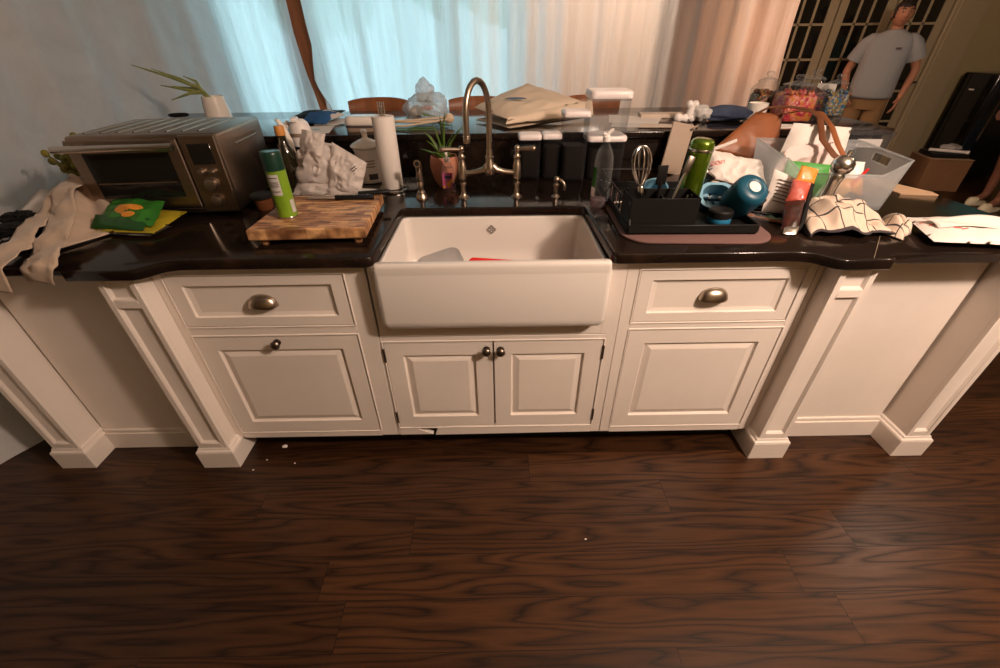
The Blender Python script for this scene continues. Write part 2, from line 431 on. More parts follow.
M_['terra'] = mat('terracotta', (.50, .20, .12), .75, var=.2, vscale=12)
M_['leaf'] = mat('green_leaf', (.06, .13, .022), .45, col2=(.12, .19, .03), vscale=20)
M_['leaf_y'] = mat('olive_leaf', (.24, .20, .025), .6, col2=(.08, .085, .012), vscale=18)
M_['stemy'] = mat('pale_green_stalk', (.30, .31, .10), .5, col2=(.14, .18, .05), vscale=20)
M_['clear'] = clear('clear_plastic', gloss=.12, haze=.03, body=(.13, .13, .14))
M_['glass'] = clear('jar_glass', (.95, .96, .95), .16, .03, (.30, .30, .30), .03)
M_['jarglass'] = clear('candy_jar_glass', (.97, .98, .97), .12, .02, (.12, .12, .12), .03)
M_['frost'] = film('frosted_plastic', (.74, .76, .77), .66, .5, .3, .02, (1, 1, 1), dvm=.02)
M_['tissue'] = film('thin_white_bag', (.86, .78, .73), .10, .35, .40, .15, (6, 6, 6))
M_['filmbag'] = film('clear_film_bag', (.72, .75, .78), .50, .35, .2, .5, (14, 14, 14), gloss=.2)
M_['sheet'] = film('plastic_sheeting', (.82, .85, .87), .055, .86, .3, .5, (9, 9, .8), gloss=.14)
M_['sheetL'] = film('plastic_sheeting_grey', (.80, .80, .80), .12, .40, .35, .35, (1.2, 1.6, 1.6), gloss=.12)
M_['plaid'] = plaid_mat()
M_['green'] = mat('green_wrapper', (.035, .19, .022), .35, coat=.2, var=.3, vscale=20)
M_['green_d'] = mat('dark_green_wrapper', (.010, .075, .012), .35, coat=.2)
M_['yellow'] = mat('yellow_wrapper', (.40, .31, .02), .35, coat=.2)
M_['orange'] = mat('orange_wrapper', (.62, .24, .03), .4, coat=.2)
M_['foil'] = mat('silver_foil', (.55, .50, .45), .3, metal=.9)
M_['teal'] = mat('teal_bottle', (.006, .075, .125), .38, var=.1)
M_['lblue'] = mat('pale_blue_silicone', (.16, .36, .48), .5)
M_['mgreen'] = mat('green_metal_bottle', (.13, .22, .010), .18, metal=.75, coat=.6)
M_['matpad'] = mat('drying_mat', (.16, .085, .075), .85, bump=.2, bscale=300, bdist=.001)
M_['rack'] = mat('black_dish_rack', (.009, .0085, .008), .45, spec=.2)
M_['card'] = mat('cardboard', (.50, .33, .20), .9, var=.1)
M_['tan'] = mat('tan_board', (.62, .50, .40), .6, var=.06)
M_['jeans'] = mat('dark_navy_cloth', (.012, .014, .024), .9)
M_['skin'] = mat('skin', (.42, .19, .11), .55)
M_['skin2'] = mat('skin_deep', (.20, .085, .05), .55)
M_['shirt'] = mat('grey_tshirt', (.30, .31, .32), .95, bump=.2, bscale=40)
M_['khaki'] = mat('khaki_cloth', (.26, .15, .065), .95)
M_['hair'] = mat('dark_hair', (.02, .012, .008), .6)
M_['tealc'] = mat('teal_cloth', (.03, .20, .23), .9)
M_['cream_shoe'] = mat('cream_shoe', (.66, .60, .44), .6)
M_['fridge'] = mat('black_gloss', (.006, .006, .007), .12, coat=.5)
M_['darkpane'] = mat('night_pane', (.010, .009, .008), .08, spec=.6)
M_['blue'] = mat('blue_cloth', (.02, .10, .26), .9)
M_['led'] = emit('blue_indicator', (.05, .08, 1.0), 2.5)
M_['pink'] = mat('pink_label', (.55, .07, .12), .4, col2=(.30, .10, .30), vscale=40)
M_['taupe'] = mat('taupe_band', (.30, .22, .16), .5)
M_['amber'] = mat('brown_jar', (.13, .045, .018), .25)
M_['raffia'] = mat('raffia', (.62, .48, .33), .8)
M_['knobsteel'] = mat('satin_knob', (.34, .28, .23), .42, metal=1)
M_['wear'] = mat('worn_brown', (.22, .11, .06), .8)
M_['seamline'] = mat('stone_seam', (.22, .17, .12), .4)
# ================================================================== THE ROOM
BY = 5.75   # back wall
def wallbox(name, x0, x1, y0, y1, z0, z1, m): return struct(MB().box(x0, x1, y0, y1, z0, z1).build(name, m, smooth=False))
wallbox('floor', -5, 8, -3, BY + .1, -.06, 0, M_['floor'])
wallbox('ceiling', -5, 8, -3, BY + .1, 2.75, 2.85, M_['ceil'])
wallbox('wall_front', -5, 8, -3.1, -3, 0, 2.75, M_['wall'])
wallbox('wall_left', -5.1, -5, -3, BY, 0, 2.75, M_['wall'])
wallbox('wall_right', 8, 8.1, -3, BY, 0, 2.75, M_['wall'])
WX0, WX1, WZ0, WZ1 = -2.42, .16, .30, 2.62; WY = 4.75
b = MB(); b.box(-5, WX0, WY, WY + .14, 0, 2.75); b.box(WX0, WX1, WY, WY + .14, 0, WZ0); b.box(WX0, WX1, WY, WY + .14, WZ1, 2.75)
b.box(WX1, .50, WY, WY + .14, 0, 2.75); b.box(.36, .50, WY + .14, BY, 0, 2.75); b.box(.36, 8, BY, BY + .14, 0, 2.75)
struct(b.build('wall_back', M_['wallpeach'], smooth=False))
wallbox('wall_back_olive', 3.15, 8, BY - .03, BY, 0, 2.75, M_['wall'])
# the big window behind the sheeting
b = MB()
for x in (WX0, -1.20, -.42, WX1): b.box(x - .03, x + .03, WY + .02, WY + .09, WZ0, WZ1)
b.box(WX0, WX1, WY + .02, WY + .09, WZ0 - .02, WZ0 + .05); b.box(WX0, WX1, WY + .02, WY + .09, WZ1 - .05, WZ1 + .02)
w1 = struct(b.build('window_1', M_['trimw'], smooth=False))
MB().box(WX0, WX1, WY + .05, WY + .056, WZ0, WZ1).build('glass', M_['glass'], w1, smooth=False)
# what stands behind the sheeting on the right: an orange timber door, and dark shelves added to shadow the sheeting
struct(MB().panel(2.62, 3.06, .0, 2.05, BY - .06, [(0, 0), (.10, 0), (.11, .012), (.16, .004)], .05).build('door_2', M_['wood_b'], smooth=False))
t = thing('shadow_shelves', 'dark tall shelves added behind the plastic sheeting to cast a shadow on its right half', 'shadow_shelves', (1.56, 4.36, 0))
MB().box(-.13, .13, .22, .245, 0, 2.1).build('back', M_['jeans'], t, smooth=False)
for s in (-1, 1): MB().box(s * .13 - .012, s * .13 + .012, -.03, .22, 0, 2.1).build('side', M_['jeans'], t, smooth=False)
for k in range(6): MB().box(-.118, .118, -.02, .22, .05 + k * .4, .075 + k * .4).build('shelf', M_['jeans'], t, smooth=False)
# glazed double doors in the back right
DY = BY - .07
def french_leaf(nm, x0, x1):
    b = MB(); y0, y1 = DY, DY + .045
    st = .085
    b.box(x0, x0 + st, y0, y1, 0, 2.3); b.box(x1 - st, x1, y0, y1, 0, 2.3); b.box(x0 + st, x1 - st, y0, y1, 0, .26); b.box(x0 + st, x1 - st, y0, y1, 2.2, 2.3)
    n = 3
    for k in range(1, n):
        xx = x0 + st + (x1 - x0 - 2 * st) * k / n; b.box(xx - .011, xx + .011, y0 + .008, y1 - .008, .26, 2.2)
    for k in range(1, 6):
        zz = .26 + 1.94 * k / 6; b.box(x0 + st, x1 - st, y0 + .008, y1 - .008, zz - .011, zz + .011)
    d = struct(b.build(nm, M_['trimw'], smooth=False))
    MB().box(x0 + st, x1 - st, y0 + .02, y0 + .026, .26, 2.2).build('pane', M_['darkpane'], d, smooth=False)
    b = MB(); b.tube([(x1 - .04, y0 - .002, 1.0), (x1 - .04, y0 - .045, 1.0), (x1 - .13, y0 - .05, 1.0)], .009); b.build('handle', M_['pewter'], d)
    return d
french_leaf('door_1', 3.12, 3.72); french_leaf('door_3', 3.74, 4.34); french_leaf('door_4', 4.36, 4.96)
struct(MB().box(4.98, 5.36, DY - .02, BY - .03, 0, 2.4, .01).box(5.02, 5.32, DY - .032, DY - .02, 0, 2.4, .008).build('trim_1', M_['trimw'], smooth=False))
struct(MB().box(3.0, 5.36, DY - .02, BY - .03, 2.31, 2.45, .01).build('trim_2', M_['trimw'], smooth=False))
# outdoors: soft daylight and a couple of trees
w = bpy.data.worlds.new('sky'); scene.world = w; w.use_nodes = True
bg = w.node_tree.nodes['Background']; bg.inputs[0].default_value = (.56, .86, .98, 1); bg.inputs[1].default_value = 3.6
def leafball(c, r, sd):
    b = MB()
    for k in range(9):
        rnd = random.Random(sd * 31 + k); o = V((rnd.uniform(-1, 1), rnd.uniform(-.6, .6), rnd.uniform(-.8, .8))) * r * .75
        b.ico(o, r * rnd.uniform(.45, .7), 3, lambda p: 1 + .25 * nz(p, 3.5, sd + k))
    return b
M_['crown'] = mat('tree_crown', (.10, .30, .10), .8, var=.5, vscale=3)
M_['bark'] = mat('tree_bark', (.10, .07, .05), .9)
for (x, y, z, r, lab) in ((-.75, 9.5, 3.3, 1.5, 'green tree outside the window, blurred behind the sheeting by the tap'), (-3.9, 11.5, 2.6, 1.1, 'smaller green tree outside the window, left of the other tree')):
    t = thing('garden_tree', lab, 'tree', (x, y, 0))
    leafball(None, r, x).build('crown', M_['crown'], t, off=(0, 0, -z)); MB().tube([(0, 0, 0), (.05, 0, z * .5), (0, 0, z)], [.13, .10, .07]).build('trunk', M_['bark'], t)

# ---- plastic sheeting
def sheet(fn, nu, nv): return MB().grid(fn, nu, nv)
def fold(a, sd, k=1.): return (.030 * math.sin(a * 7.3 + sd) + .018 * math.sin(a * 17.1 + 2 * sd) + .010 * math.sin(a * 41 + sd * 3)) * k
def sheet_left(u, v):
    y = .35 + u * 3.82; z = .004 + v * 2.73
    x = -2.19 + fold(y * .55, 1.0, .9) * (.5 + .5 * v) + .05 * nz((y, z, 0), 1.1, 2)
    if z < .25: x += (.25 - z) * .25 * (1 + nz((y, 0, 0), 3, 5)) 
    x += .07 * math.exp(-((y - 1.36) / .16) ** 2) * (1 - v)
    return (x, y, z)
tag(sheet(sheet_left, 130, 40).build('plastic_sheet', M_['sheetL'], angle=180), 'grey plastic sheeting hung along the left side beside the toaster oven', 'plastic sheet')
def sheet_a(u, v):
    z = .004 + v * 2.73
    xr = piece(z, [(0, -1.49), (.97, -1.515), (1.12, -1.545), (1.25, -1.575), (1.5, -1.60), (2.75, -1.605)])
    x = lerp(-2.40, xr, u)
    return (x, 4.215 + fold(x, 3.2, 1.1) + .02 * nz((x * 2, z, 3), 1.3, 4), z)
tag(sheet(sheet_a, 60, 40).build('plastic_sheet', M_['sheet'], angle=180), 'narrow bluish plastic sheet left of the bare timber post', 'plastic sheet')
def sheet_b(u, v):
    z = .004 + v * 2.73
    xl = piece(z, [(0, -1.43), (.98, -1.43), (1.06, -1.475), (1.17, -1.535), (1.28, -1.515), (1.42, -1.485), (1.55, -1.495), (2.75, -1.515)])
    x = lerp(xl, 2.46 + .03 * math.sin(z * 3), u)
    diag = .035 * math.exp(-((x + 1.18 + (z - 1.0) * .14) / .03) ** 2)
    return (x, 4.20 + fold(x, 5.1, 1.15) + .02 * nz((x * 2, z * .6, 9), 1.3, 6) - diag, z)
tag(sheet(sheet_b, 230, 44).build('plastic_sheet', M_['sheet'], angle=180), 'wide plastic sheet filling the background from the timber post to the dark doors', 'plastic sheet')
tag(MB().box(-1.680, -1.505, 4.30, 4.40, 0, 2.75, .004).box(-1.625, -1.615, 4.293, 4.30, 0, 2.75, .002).build('timber_post', M_['wood_b'], smooth=False), 'bare brown timber post showing through the gap between plastic sheets', 'post')

# ================================================================== LIGHTS
def lamp(name, loc, power, col, r=.06, typ='POINT'):
    l = bpy.data.lights.new(name, typ); l.energy = power; l.color = col
    if typ == 'POINT': l.shadow_soft_size = r
    o = bpy.data.objects.new(name, l); COL.objects.link(o); o.location = loc; return o
lamp('ceiling_lamp', (1.55, -.02, 2.30), 228, (1., .76, .61), .10)
lamp('ceiling_lamp_right', (3.4, 2.0, 2.5), 28, (1., .74, .56), .10)
lamp('added_amber_glow_behind_sheet', (2.28, 4.72, 1.5), 6.5, (1., .36, .16), .15)  # added to give the sheeting an orange glow; no lamp known there
lamp('lamp_behind_sheet', (1.15, 5.25, 2.1), 36, (1., .78, .60), .12)

# ================================================================== THE ISLAND
FY = 1.215; KC = FY / 1.19
def kx(x): return x * KC
def kz(z): return 1.452 - (1.452 - z) * KC
def KO(o): return (kx(o[0]), kx(o[1]), kz(o[2]), kz(o[3]))
def beads(b, x0, x1, z0, z1, y, r=.0032):
    for p in ([(x0, y, z0), (x1, y, z0)], [(x0, y, z1), (x1, y, z1)], [(x0, y, z0), (x0, y, z1)], [(x1, y, z0), (x1, y, z1)]): b.tube(p, r, 8)
def cabinet(name, label, x0, x1, stiles, opens, depth=.075, floorgap=.094):
    t = thing(name, label, 'cabinet', ((x0 + x1) / 2, FY, 0)); off = t.location.copy()
    b = MB(); zt = .8765
    opens['rails'] = [(a, c, z0, z1 if z1 < .855 else zt) for a, c, z0, z1 in opens['rails']]
    for a, c in stiles: b.box(a, c, FY, FY + .020, floorgap, zt, .0012, 1)
    for a, c, z0, z1 in opens['rails']: b.box(a, c, FY, FY + .020, z0, z1, .0012, 1)
    b.box(x0 + .003, x1 - .003, FY + .030, FY + depth, floorgap, opens.get('top', zt))       # carcass closed behind the fronts
    for o in opens['fronts']: beads(b, o[0] - .0035, o[1] + .0035, o[2] - .0035, o[3] + .0035, FY)
    b.build('body', M_['cream'], t, off=off)
    b = MB(); b.box(x0 + .01, x1 - .01, FY + .066, FY + .078, 0, floorgap); b.build('toe_kick', M_['toe'], t, off=off, smooth=False)
    return t, off
DOOR = [(0, 0), (.058, 0), (.060, .006), (.064, .010), (.084, .003), (.088, .002)]
DRAW = [(0, 0), (.034, 0), (.037, .007), (.050, .010), (.054, .010)]
def front(t, off, name, o, steps):
    g = .0018
    return MB().panel(o[0] + g, o[1] - g, o[2] + g, o[3] - g, FY + .0005, steps, sx=1.28 if name == 'drawer' else 1.06).build(name, M_['cream'], t, off=off, smooth=False)
def cup_pull(x, z, t, off, par, k=1.):
    b = MB(); w = .048 * k; rows = []
    for i in range(11):         # quarter shell, open below
        a = PI * .5 * i / 10
        rows.append([V((x + w * math.copysign(abs(math.cos(s)) ** .85, math.cos(s)), FY + .0085 - .029 * math.sin(s) ** .8 * math.sin(a), z - .014 + .042 * math.sin(s) ** .9 * math.cos(a) ** .9)) for s in [PI * (.001 + .998 * j / 24) for j in range(25)]])
    b.loft(rows, False, False, closed=False)
    return b.build('cup_pull', M_['nickel'], par, off=off, solid=.002)
def knob(x, z, off, par):
    b = MB(); M = Matrix.Translation((x, FY, z)) @ Matrix.Rotation(PI / 2, 4, 'X')
    b.lathe([(.013, -.001), (.013, .003), (.007, .005), (.006, .011), (.008, .014), (.0155, .018), (.0165, .022), (.014, .027), (.008, .030), (.002, .031)], 24, M)
    return b.build('knob', M_['pewter'], par, off=off)
def hinge(x, z, off, par):
    b = MB(); b.cyl((x, FY - .002, z - .026), .0042, .052, 12); b.ball((x, FY - .002, z + .028), .0045, 10); b.ball((x, FY - .002, z - .028), .0045, 10)
    return b.build('hinge', M_['pewter'], par, off=off)

# left unit
O1, O2 = KO((-1.044, -.482, .668, .857)), KO((-1.044, -.482, .152, .626))
t, off = cabinet('base_cabinet', 'cream base cabinet left of the sink, cup pull drawer over a knobbed door', -1.0975, kx(-.4135), [(-1.0975, kx(-1.046)), (kx(-.480), kx(-.4135))],
    dict(rails=[KO(r) for r in ((-1.046, -.480, .118, .150), (-1.046, -.480, .628, .666), (-1.046, -.480, .859, .876))], fronts=[O1, O2]))
d = front(t, off, 'drawer', O1, DRAW); cup_pull(kx(-.765), kz(.757), t, off, d)
d = front(t, off, 'door', O2, DOOR); knob(kx(-.7635), kz(.600), off, d)
b = MB(); rnd = random.Random(12)
for k in range(13):
    px_ = kx(-1.0 + .48 * rnd.random()); pz = kz(.665 - .004 * rnd.random() if k < 8 else .629); b.box(px_, px_ + .006 + .016 * rnd.random(), FY - .0004, FY + .002, pz, pz + .0018)
o = b.build('paint_wear', M_['wear'], t, off=off, smooth=False); o['label'] = 'brown worn paint specks on the rail'; o['kind'] = 'stuff'
# sink unit
S1, S2 = KO((-.401, -.017, .165, .590)), KO((-.0145, .372, .165, .590))
t, off = cabinet('sink_cabinet', 'cream cabinet under the farmhouse sink with two small knobbed doors', kx(-.4125), kx(.411), [(kx(-.4125), kx(-.403)), (kx(.374), kx(.411))],
    dict(rails=[KO((-.403, .374, .592, .612))], fronts=[(S1[0], S2[1], S1[2], S1[3])], top=.650), depth=.030 + .004)
d = front(t, off, 'door', S1, DOOR); knob(kx(-.040), kz(.555), off, d); hinge(kx(-.4035), kz(.535), off, d); hinge(kx(-.4035), kz(.225), off, d)
d = front(t, off, 'door', S2, DOOR); knob(kx(.010), kz(.553), off, d); hinge(kx(.3745), kz(.535), off, d); hinge(kx(.3745), kz(.225), off, d)
b = MB(); b.box(kx(-.4105), -.3845, FY, FY + .018, kz(.614), .8755, .0015, 1); b.box(.3615, kx(.3765), FY, FY + .018, kz(.614), .8755, .0015, 1); b.box(-.3845, .3615, FY, FY + .018, kz(.614), .6535, .0015, 1)
b.build('apron_panel', M_['cream'], t, off=off, smooth=False)
b = MB(); b.prism([(-.411, .094), (-.276, .094), (-.364, .1385), (-.411, .1385)], 0, .018, Matrix.Translation((0, FY + .018, 0)) @ Matrix.Rotation(PI / 2, 4, 'X'))
b.build('rail_stub', M_['cream'], t, off=off, smooth=False)
b = MB(); b.prism([(-.268, .090), (.382, .0945), (.382, .137), (-.218, .1405), (-.255, .126)], 0, .017, Matrix.Translation((0, FY + .016, 0)) @ Matrix.Rotation(PI / 2, 4, 'X'), .001, 1)
o = b.build('loose_rail', M_['cream'], t, off=off, smooth=False); o['label'] = 'loose bottom rail with a dark gap at its left end'
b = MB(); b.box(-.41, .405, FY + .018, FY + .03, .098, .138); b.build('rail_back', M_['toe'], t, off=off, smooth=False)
# right unit
R1, R2 = KO((.455, .979, .660, .854)), KO((.455, .984, .153, .628))
t, off = cabinet('base_cabinet', 'cream base cabinet right of the sink, cup pull drawer over a knobless door', kx(.4125), kx(1.012), [(kx(.4125), kx(.453)), (kx(.986), kx(1.012))],
    dict(rails=[KO(r) for r in ((.453, .986, .118, .151), (.453, .986, .630, .658), (.453, .986, .856, .876))], fronts=[R1, R2]))
d = front(t, off, 'drawer', R1, DRAW); cup_pull(kx(.711), kz(.757), t, off, d)
front(t, off, 'door', R2, DOOR)

def pier(xl, xr, label, filler=False, dy=0.):
    t = thing('island_pier', label, 'pier', ((xl + xr) / 2, 1.147, 0)); off = t.location.copy(); yb = 1.30
    a, c = xl + .016, xr - .020
    b = MB(); yf = 1.147 + dy; b.box(a, c, yf + .0165, yb, .09, .8765)
    for x0, x1, z0, z1 in ((a, a + .019, .10, .8765), (c - .019, c, .10, .8765), (a + .019, c - .019, .10, .137), (a + .019, c - .019, .769, .797), (a + .019, c - .019, .861, .8765)):
        b.box(x0, x1, yf, yf + .017, z0, z1, .0012, 1)
    for z0, z1 in ((.137, .769), (.797, .861)):
        b.panel(a + .019, c - .019, z0, z1, yf + .003, [(.0001, 0), (.002, 0), (.007, .0075), (.010, .008)], .015)
    b.build('shaft', M_['cream'], t, off=off)
    b = MB(); b.box(xl, xr, 1.135 + dy, yb, 0, .088, .0015, 1)
    prof = [(.0, .088), (.002, .095), (.008, .100), (.010, .108), (.016, .114)]
    rows = [[V((xl + i, 1.135 + dy + i, z)), V((xr - i, 1.135 + dy + i, z)), V((xr - i, yb, z)), V((xl + i, yb, z))] for i, z in prof]
    if filler: MB().box(1.0365, a - .0005, FY + .002, yb, .094, .8765).build('filler', M_['cream'], t, off=off, smooth=False)
    b.loft(rows, False, True); b.build('foot', M_['cream'], t, off=off, smooth=False)
pier(-1.230, -1.079, 'cream panelled pier between the left end bay and the left cabinet')
pier(1.040, 1.189, 'cream panelled pier between the right cabinet and the right end bay', True)
pier(-1.826, -1.684, 'cream panelled pier at the far left end of the island', dy=.010)
pier(1.643, 1.775, 'cream panelled pier at the far right end of the island')
def bay(x0, x1, label):
    t = thing('bay_panel', label, 'panel', ((x0 + x1) / 2, 1.265, 0)); off = t.location.copy()
    MB().box(x0, x1, 1.265, 1.30, 0, .8765).build('panel', M_['cream'], t, off=off, smooth=False)
    b = MB(); b.box(x0, x1, 1.250, 1.265, 0, .088, .0015, 1); b.box(x0, x1, 1.256, 1.266, .086, .108, .005, 3); b.build('baseboard', M_['cream'], t, off=off)
bay(-1.690, -1.228, 'plain shaded cream panel in the left end bay of the island')
bay(1.188, 1.645, 'plain bright cream panel in the right end bay of the island')
b = MB(); b.box(-1.80, -.425, 1.302, 2.20, .118, .8765); b.box(.425, 1.76, 1.302, 2.20, .118, .8765); b.box(-.425, .425, 1.70, 2.20, .118, .8765)
b.box(-1.80, 1.76, 1.32, 2.20, 0, .118)
tag(b.build('island_carcass', M_['cream'], smooth=False), 'cream carcass of the island behind its panels and cabinets', 'island')

# counter: bumped out over the inner piers, set back over the end bays, cut out for the sink
CX0, CX1 = -1.875, 1.815
def arc(c, r, a0, a1, n=5): return [(c[0] + r * math.cos(math.radians(a0 + (a1 - a0) * k / n)), c[1] + r * math.sin(math.radians(a0 + (a1 - a0) * k / n))) for k in range(n + 1)]
ye, yc_, yr = 1.117, 1.182, 1.155
poly = [(CX0 + .01, yr), (-1.285, yr)] + arc((-1.262, yr - .022), .012, 180, 180, 1)[:1] + [(-1.272, ye + .012), (-1.262, ye), (-1.070, ye), (-1.050, ye + .008), (-1.005, yc_ - .012), (-.975, yc_ - .002), (-.94, yc_)]
poly += [(-.402, yc_), (-.386, yc_ + .006), (-.378, yc_ + .022), (-.3715, 1.610), (-.364, 1.628), (-.350, 1.636), (.328, 1.632), (.342, 1.625), (.3485, 1.610), (.356, yc_ + .022), (.362, yc_ + .006), (.378, yc_)]
poly += [(.900, yc_), (.935, yc_ - .003), (.965, yc_ - .012), (1.010, ye + .008), (1.035, ye), (1.165, ye), (1.178, ye + .01), (1.181, yr - .012), (1.195, yr), (CX1 - .01, yr), (CX1, yr + .012), (CX1, 2.187), (CX0, 2.187), (CX0, yr + .012)]
ctop = tag(MB().prism(poly, .8795, .914, None, .006, 3).build('countertop', M_['stone'], angle=50), 'polished black stone countertop with clipped bumps over the piers', 'countertop')
b = MB(); b.prism([(1.1105, 1.128), (1.1125, 1.128), (1.2615, 1.30), (1.2590, 1.30)], .9139, .9143); o = b.build('seam', M_['seamline'], ctop, smooth=False); o['label'] = 'pale seam line in the stone'
t = thing('raised_bar', 'polished black raised bar shelf along the back of the island', 'bar', (0, 2.17, 0)); off = t.location.copy()
b = MB(); b.prism([(-1.92, 2.170), (1.90, 2.170), (1.90, 3.00), (-1.92, 3.00)], 1.060, 1.090, None, .005, 3); b.build('bar_top', M_['stone'], t, off=off, angle=50)
MB().box(-1.875, 1.815, 2.187, 2.205, .914, 1.060).build('riser', M_['stone'], t, off=off, smooth=False)
MB().box(-1.875, 1.815, 2.206, 2.30, 0, 1.0598).build('knee_wall', M_['cream'], t, off=off, smooth=False)
b = MB(); b.box(.62, .86, 2.180, 2.1875, .965, 1.035, .003); b.build('power_strip', M_['darkfill'], t, off=off)
MB().cyl((.744, 2.1805, 1.010), .0035, .003, 12, 'Y').ball((.744, 2.1795, 1.010), .003, 10).build('indicator', M_['led'], t, off=off)

# sink
t = thing('farmhouse_sink', 'white porcelain farmhouse sink with a deep plain apron front', 'sink', (-.012, 1.40, .655)); off = t.location.copy()
def rrect(x0, x1, y0, y1, r, z, n=6):
    pts = []
    for cx, cy, a0 in ((x1 - r, y1 - r, 0), (x0 + r, y1 - r, 90), (x0 + r, y0 + r, 180), (x1 - r, y0 + r, 270)):
        pts += [V((cx + r * math.cos(math.radians(a0 + 90 * k / n)), cy + r * math.sin(math.radians(a0 + 90 * k / n)), z)) for k in range(n + 1)]
    return pts
X0, X1, Y0, Y1 = -.383, .360, 1.160, 1.662
rows = []
for ins, z in ((.045, .655), (.024, .657), (.010, .664), (.002, .676), (0, .692)): rows.append(rrect(X0 + ins, X1 - ins, Y0 + ins * .7, Y1 - ins, .022, z))
rows.append(rrect(X0, X1, Y0, Y1, .022, .862))
rows.append(rrect(X0 + .001, X1 - .001, Y0 + .001, Y1, .022, .8655))
# the rim drops under the stone at the sides; the front lip stays proud
for ins, z in ((.003, .8705), (.009, .8755), (.016, .8768)): rows.append(rrect(X0 + ins, X1 - ins, Y0 + ins, Y1 - ins, .02, z))
for ins, z in ((.022, .8768), (.027, .874), (.030, .868), (.034, .75), (.040, .70), (.060, .682), (.12, .678)): rows.append(rrect(X0 + ins * .55 + .004, X1 - ins * .55 - .004, Y0 + ins * .9 + .004, Y1 - ins * .9, .03, z))
b = MB(); b.loft(rows, True, True); b.build('basin', M_['porcelain'], t, off=off, angle=60)
# raised front lip between the stone ends
rows = [rrect(-.3775, .3545, Y0 + .0002, Y0 + .034, .013, z) for z in (.862, .884)] + [rrect(-.3775 + i, .3545 - i, Y0 + .0002 + i, Y0 + .034 - i, .013 - i, z) for i, z in ((.0015, .891), (.0045, .8962), (.009, .8985))]
MB().loft(rows, True, True).build('lip', M_['porcelain'], t, off=off, angle=60)
b = MB(); b.cyl((-.012, 1.42, .6775), .045, .004, 28); b.cyl((-.012, 1.42, .6815), .03, .002, 24); b.build('drain', M_['steel'], t, off=off)
# emblem printed on the inner back wall: a small diamond of four petals
b = MB(); ex, ez, ey = -.018, .826, 1.6295
s = .018
b.tube([(ex - s, ey, ez), (ex, ey, ez + s), (ex + s, ey, ez), (ex, ey, ez - s)], .0013, 6, True)
for dx, dz in ((0, .0078), (0, -.0078), (.0078, 0), (-.0078, 0)):
    b.tube([(ex + dx + .0050 * math.cos(a * PI / 4), ey, ez + dz + .0055 * math.sin(a * PI / 4)) for a in range(8)], .0007, 6, True)
b.build('emblem', M_['ink'], t, off=off)
# things in the sink
t = thing('cutting_board', 'red plastic board leaning inside the sink', 'cutting board', (.03, 1.33, .69), (math.radians(62), math.radians(5), 0))
MB().rbox(-.14, .17, 0, .13, -.004, .004, .02, .002).build('board', M_['red'], t)
b = MB()
b.rbox(-.075, .07, -.05, .055, 0, .125, .03, .004, top=1.12)
o = tag(b.build('plastic_tub', M_['clear'], solid=.0015), 'clear plastic tub lying in the left corner of the sink', 'tub'); place(o, (-.185, 1.42, .684), (.22, -.2, .3))

# ---- faucet
t = thing('bridge_faucet', 'brushed nickel bridge faucet with a tall gooseneck spout and two lever handles', 'faucet', (-.02, 1.765, .914)); off = t.location.copy()
fy = 1.765
for xx, sgn, nm in ((-.131, -1, 'left'), (.088, 1, 'right')):
    b = MB(); b.lathe([(.024, 0), (.024, .003), (.019, .006), (.0125, .014), (.0105, .020), (.0105, .050), (.0135, .052), (.0135, .060), (.0105, .062), (.0135, .075), (.0165, .078), (.0165, .128), (.014, .134), (.012, .150), (.0145, .154), (.0145, .160), (.010, .165), (.008, .175), (.010, .180), (.004, .184)], 24, Matrix.Translation((xx, fy, .914)))
    b.build('pillar', M_['nickel'], t, off=off)
    b = MB(); z = 1.100; hx = -.205 if sgn < 0 else .150
    b.tube([(xx + sgn * -.004, fy, z), (xx + sgn * .02, fy - .004, z + .002), (lerp(xx, hx, .75), fy - .012, z + .004), (hx, fy - .015, z + .004)], [.0085, .0075, .0095, .0105], 14)
    b.ball((hx, fy - .015, z + .004), .0108, 14); b.ball((xx, fy, z + .004), .0115, 14)
    b.build('lever', M_['nickel'], t, off=off)
b = MB()
b.tube([(-.131, fy, 1.012), (-.105, fy, 1.012), (-.075, fy, 1.015), (-.045, fy, 1.024), (-.030, fy, 1.042)], [.0105, .0105, .0115, .013, .012], 14)
b.tube([(.088, fy, 1.012), (.065, fy, 1.012), (.035, fy, 1.015), (.005, fy, 1.024), (-.012, fy, 1.042)], [.0105, .0105, .0115, .013, .012], 14)
b.lathe([(.005, 1.002), (.018, 1.006), (.024, 1.018), (.021, 1.038), (.016, 1.055), (.0145, 1.066), (.017, 1.068), (.017, 1.074), (.0135, 1.077), (.0125, 1.090), (.0125, 1.098)], 24, Matrix.Translation((-.021, fy, 0)))
b.build('bridge', M_['nickel'], t, off=off)
pts = [(-.021, fy, 1.085), (-.021, fy, 1.16), (-.021, fy, 1.235)]
dx, dy, rad = -.078, -.135, .078
for k in range(1, 13):
    a = PI * k / 12; s = (1 - math.cos(a)) / 2
    pts.append((-.021 + dx * s, fy + dy * s, 1.235 + .102 * math.sin(a)))
pts += [(-.099, fy - .135, 1.205), (-.099, fy - .135, 1.168)]
b = MB(); b.tube(pts, .0108, 16); b.build('spout', M_['nickel'], t, off=off)
b = MB(); b.cyl((-.099, fy - .135, 1.148), .0125, .022, 20, 'Z', .002); b.cyl((-.099, fy - .135, 1.168), .0135, .005, 20, 'Z', .001); b.build('aerator', M_['nickel'], t, off=off)
t = thing('side_sprayer', 'brushed nickel side sprayer standing left of the faucet', 'sprayer', (-.306, 1.767, .914))
MB().lathe([(.026, 0), (.026, .004), (.022, .012), (.017, .020), (.0175, .024), (.013, .030)], 24).build('base', M_['nickel'], t)
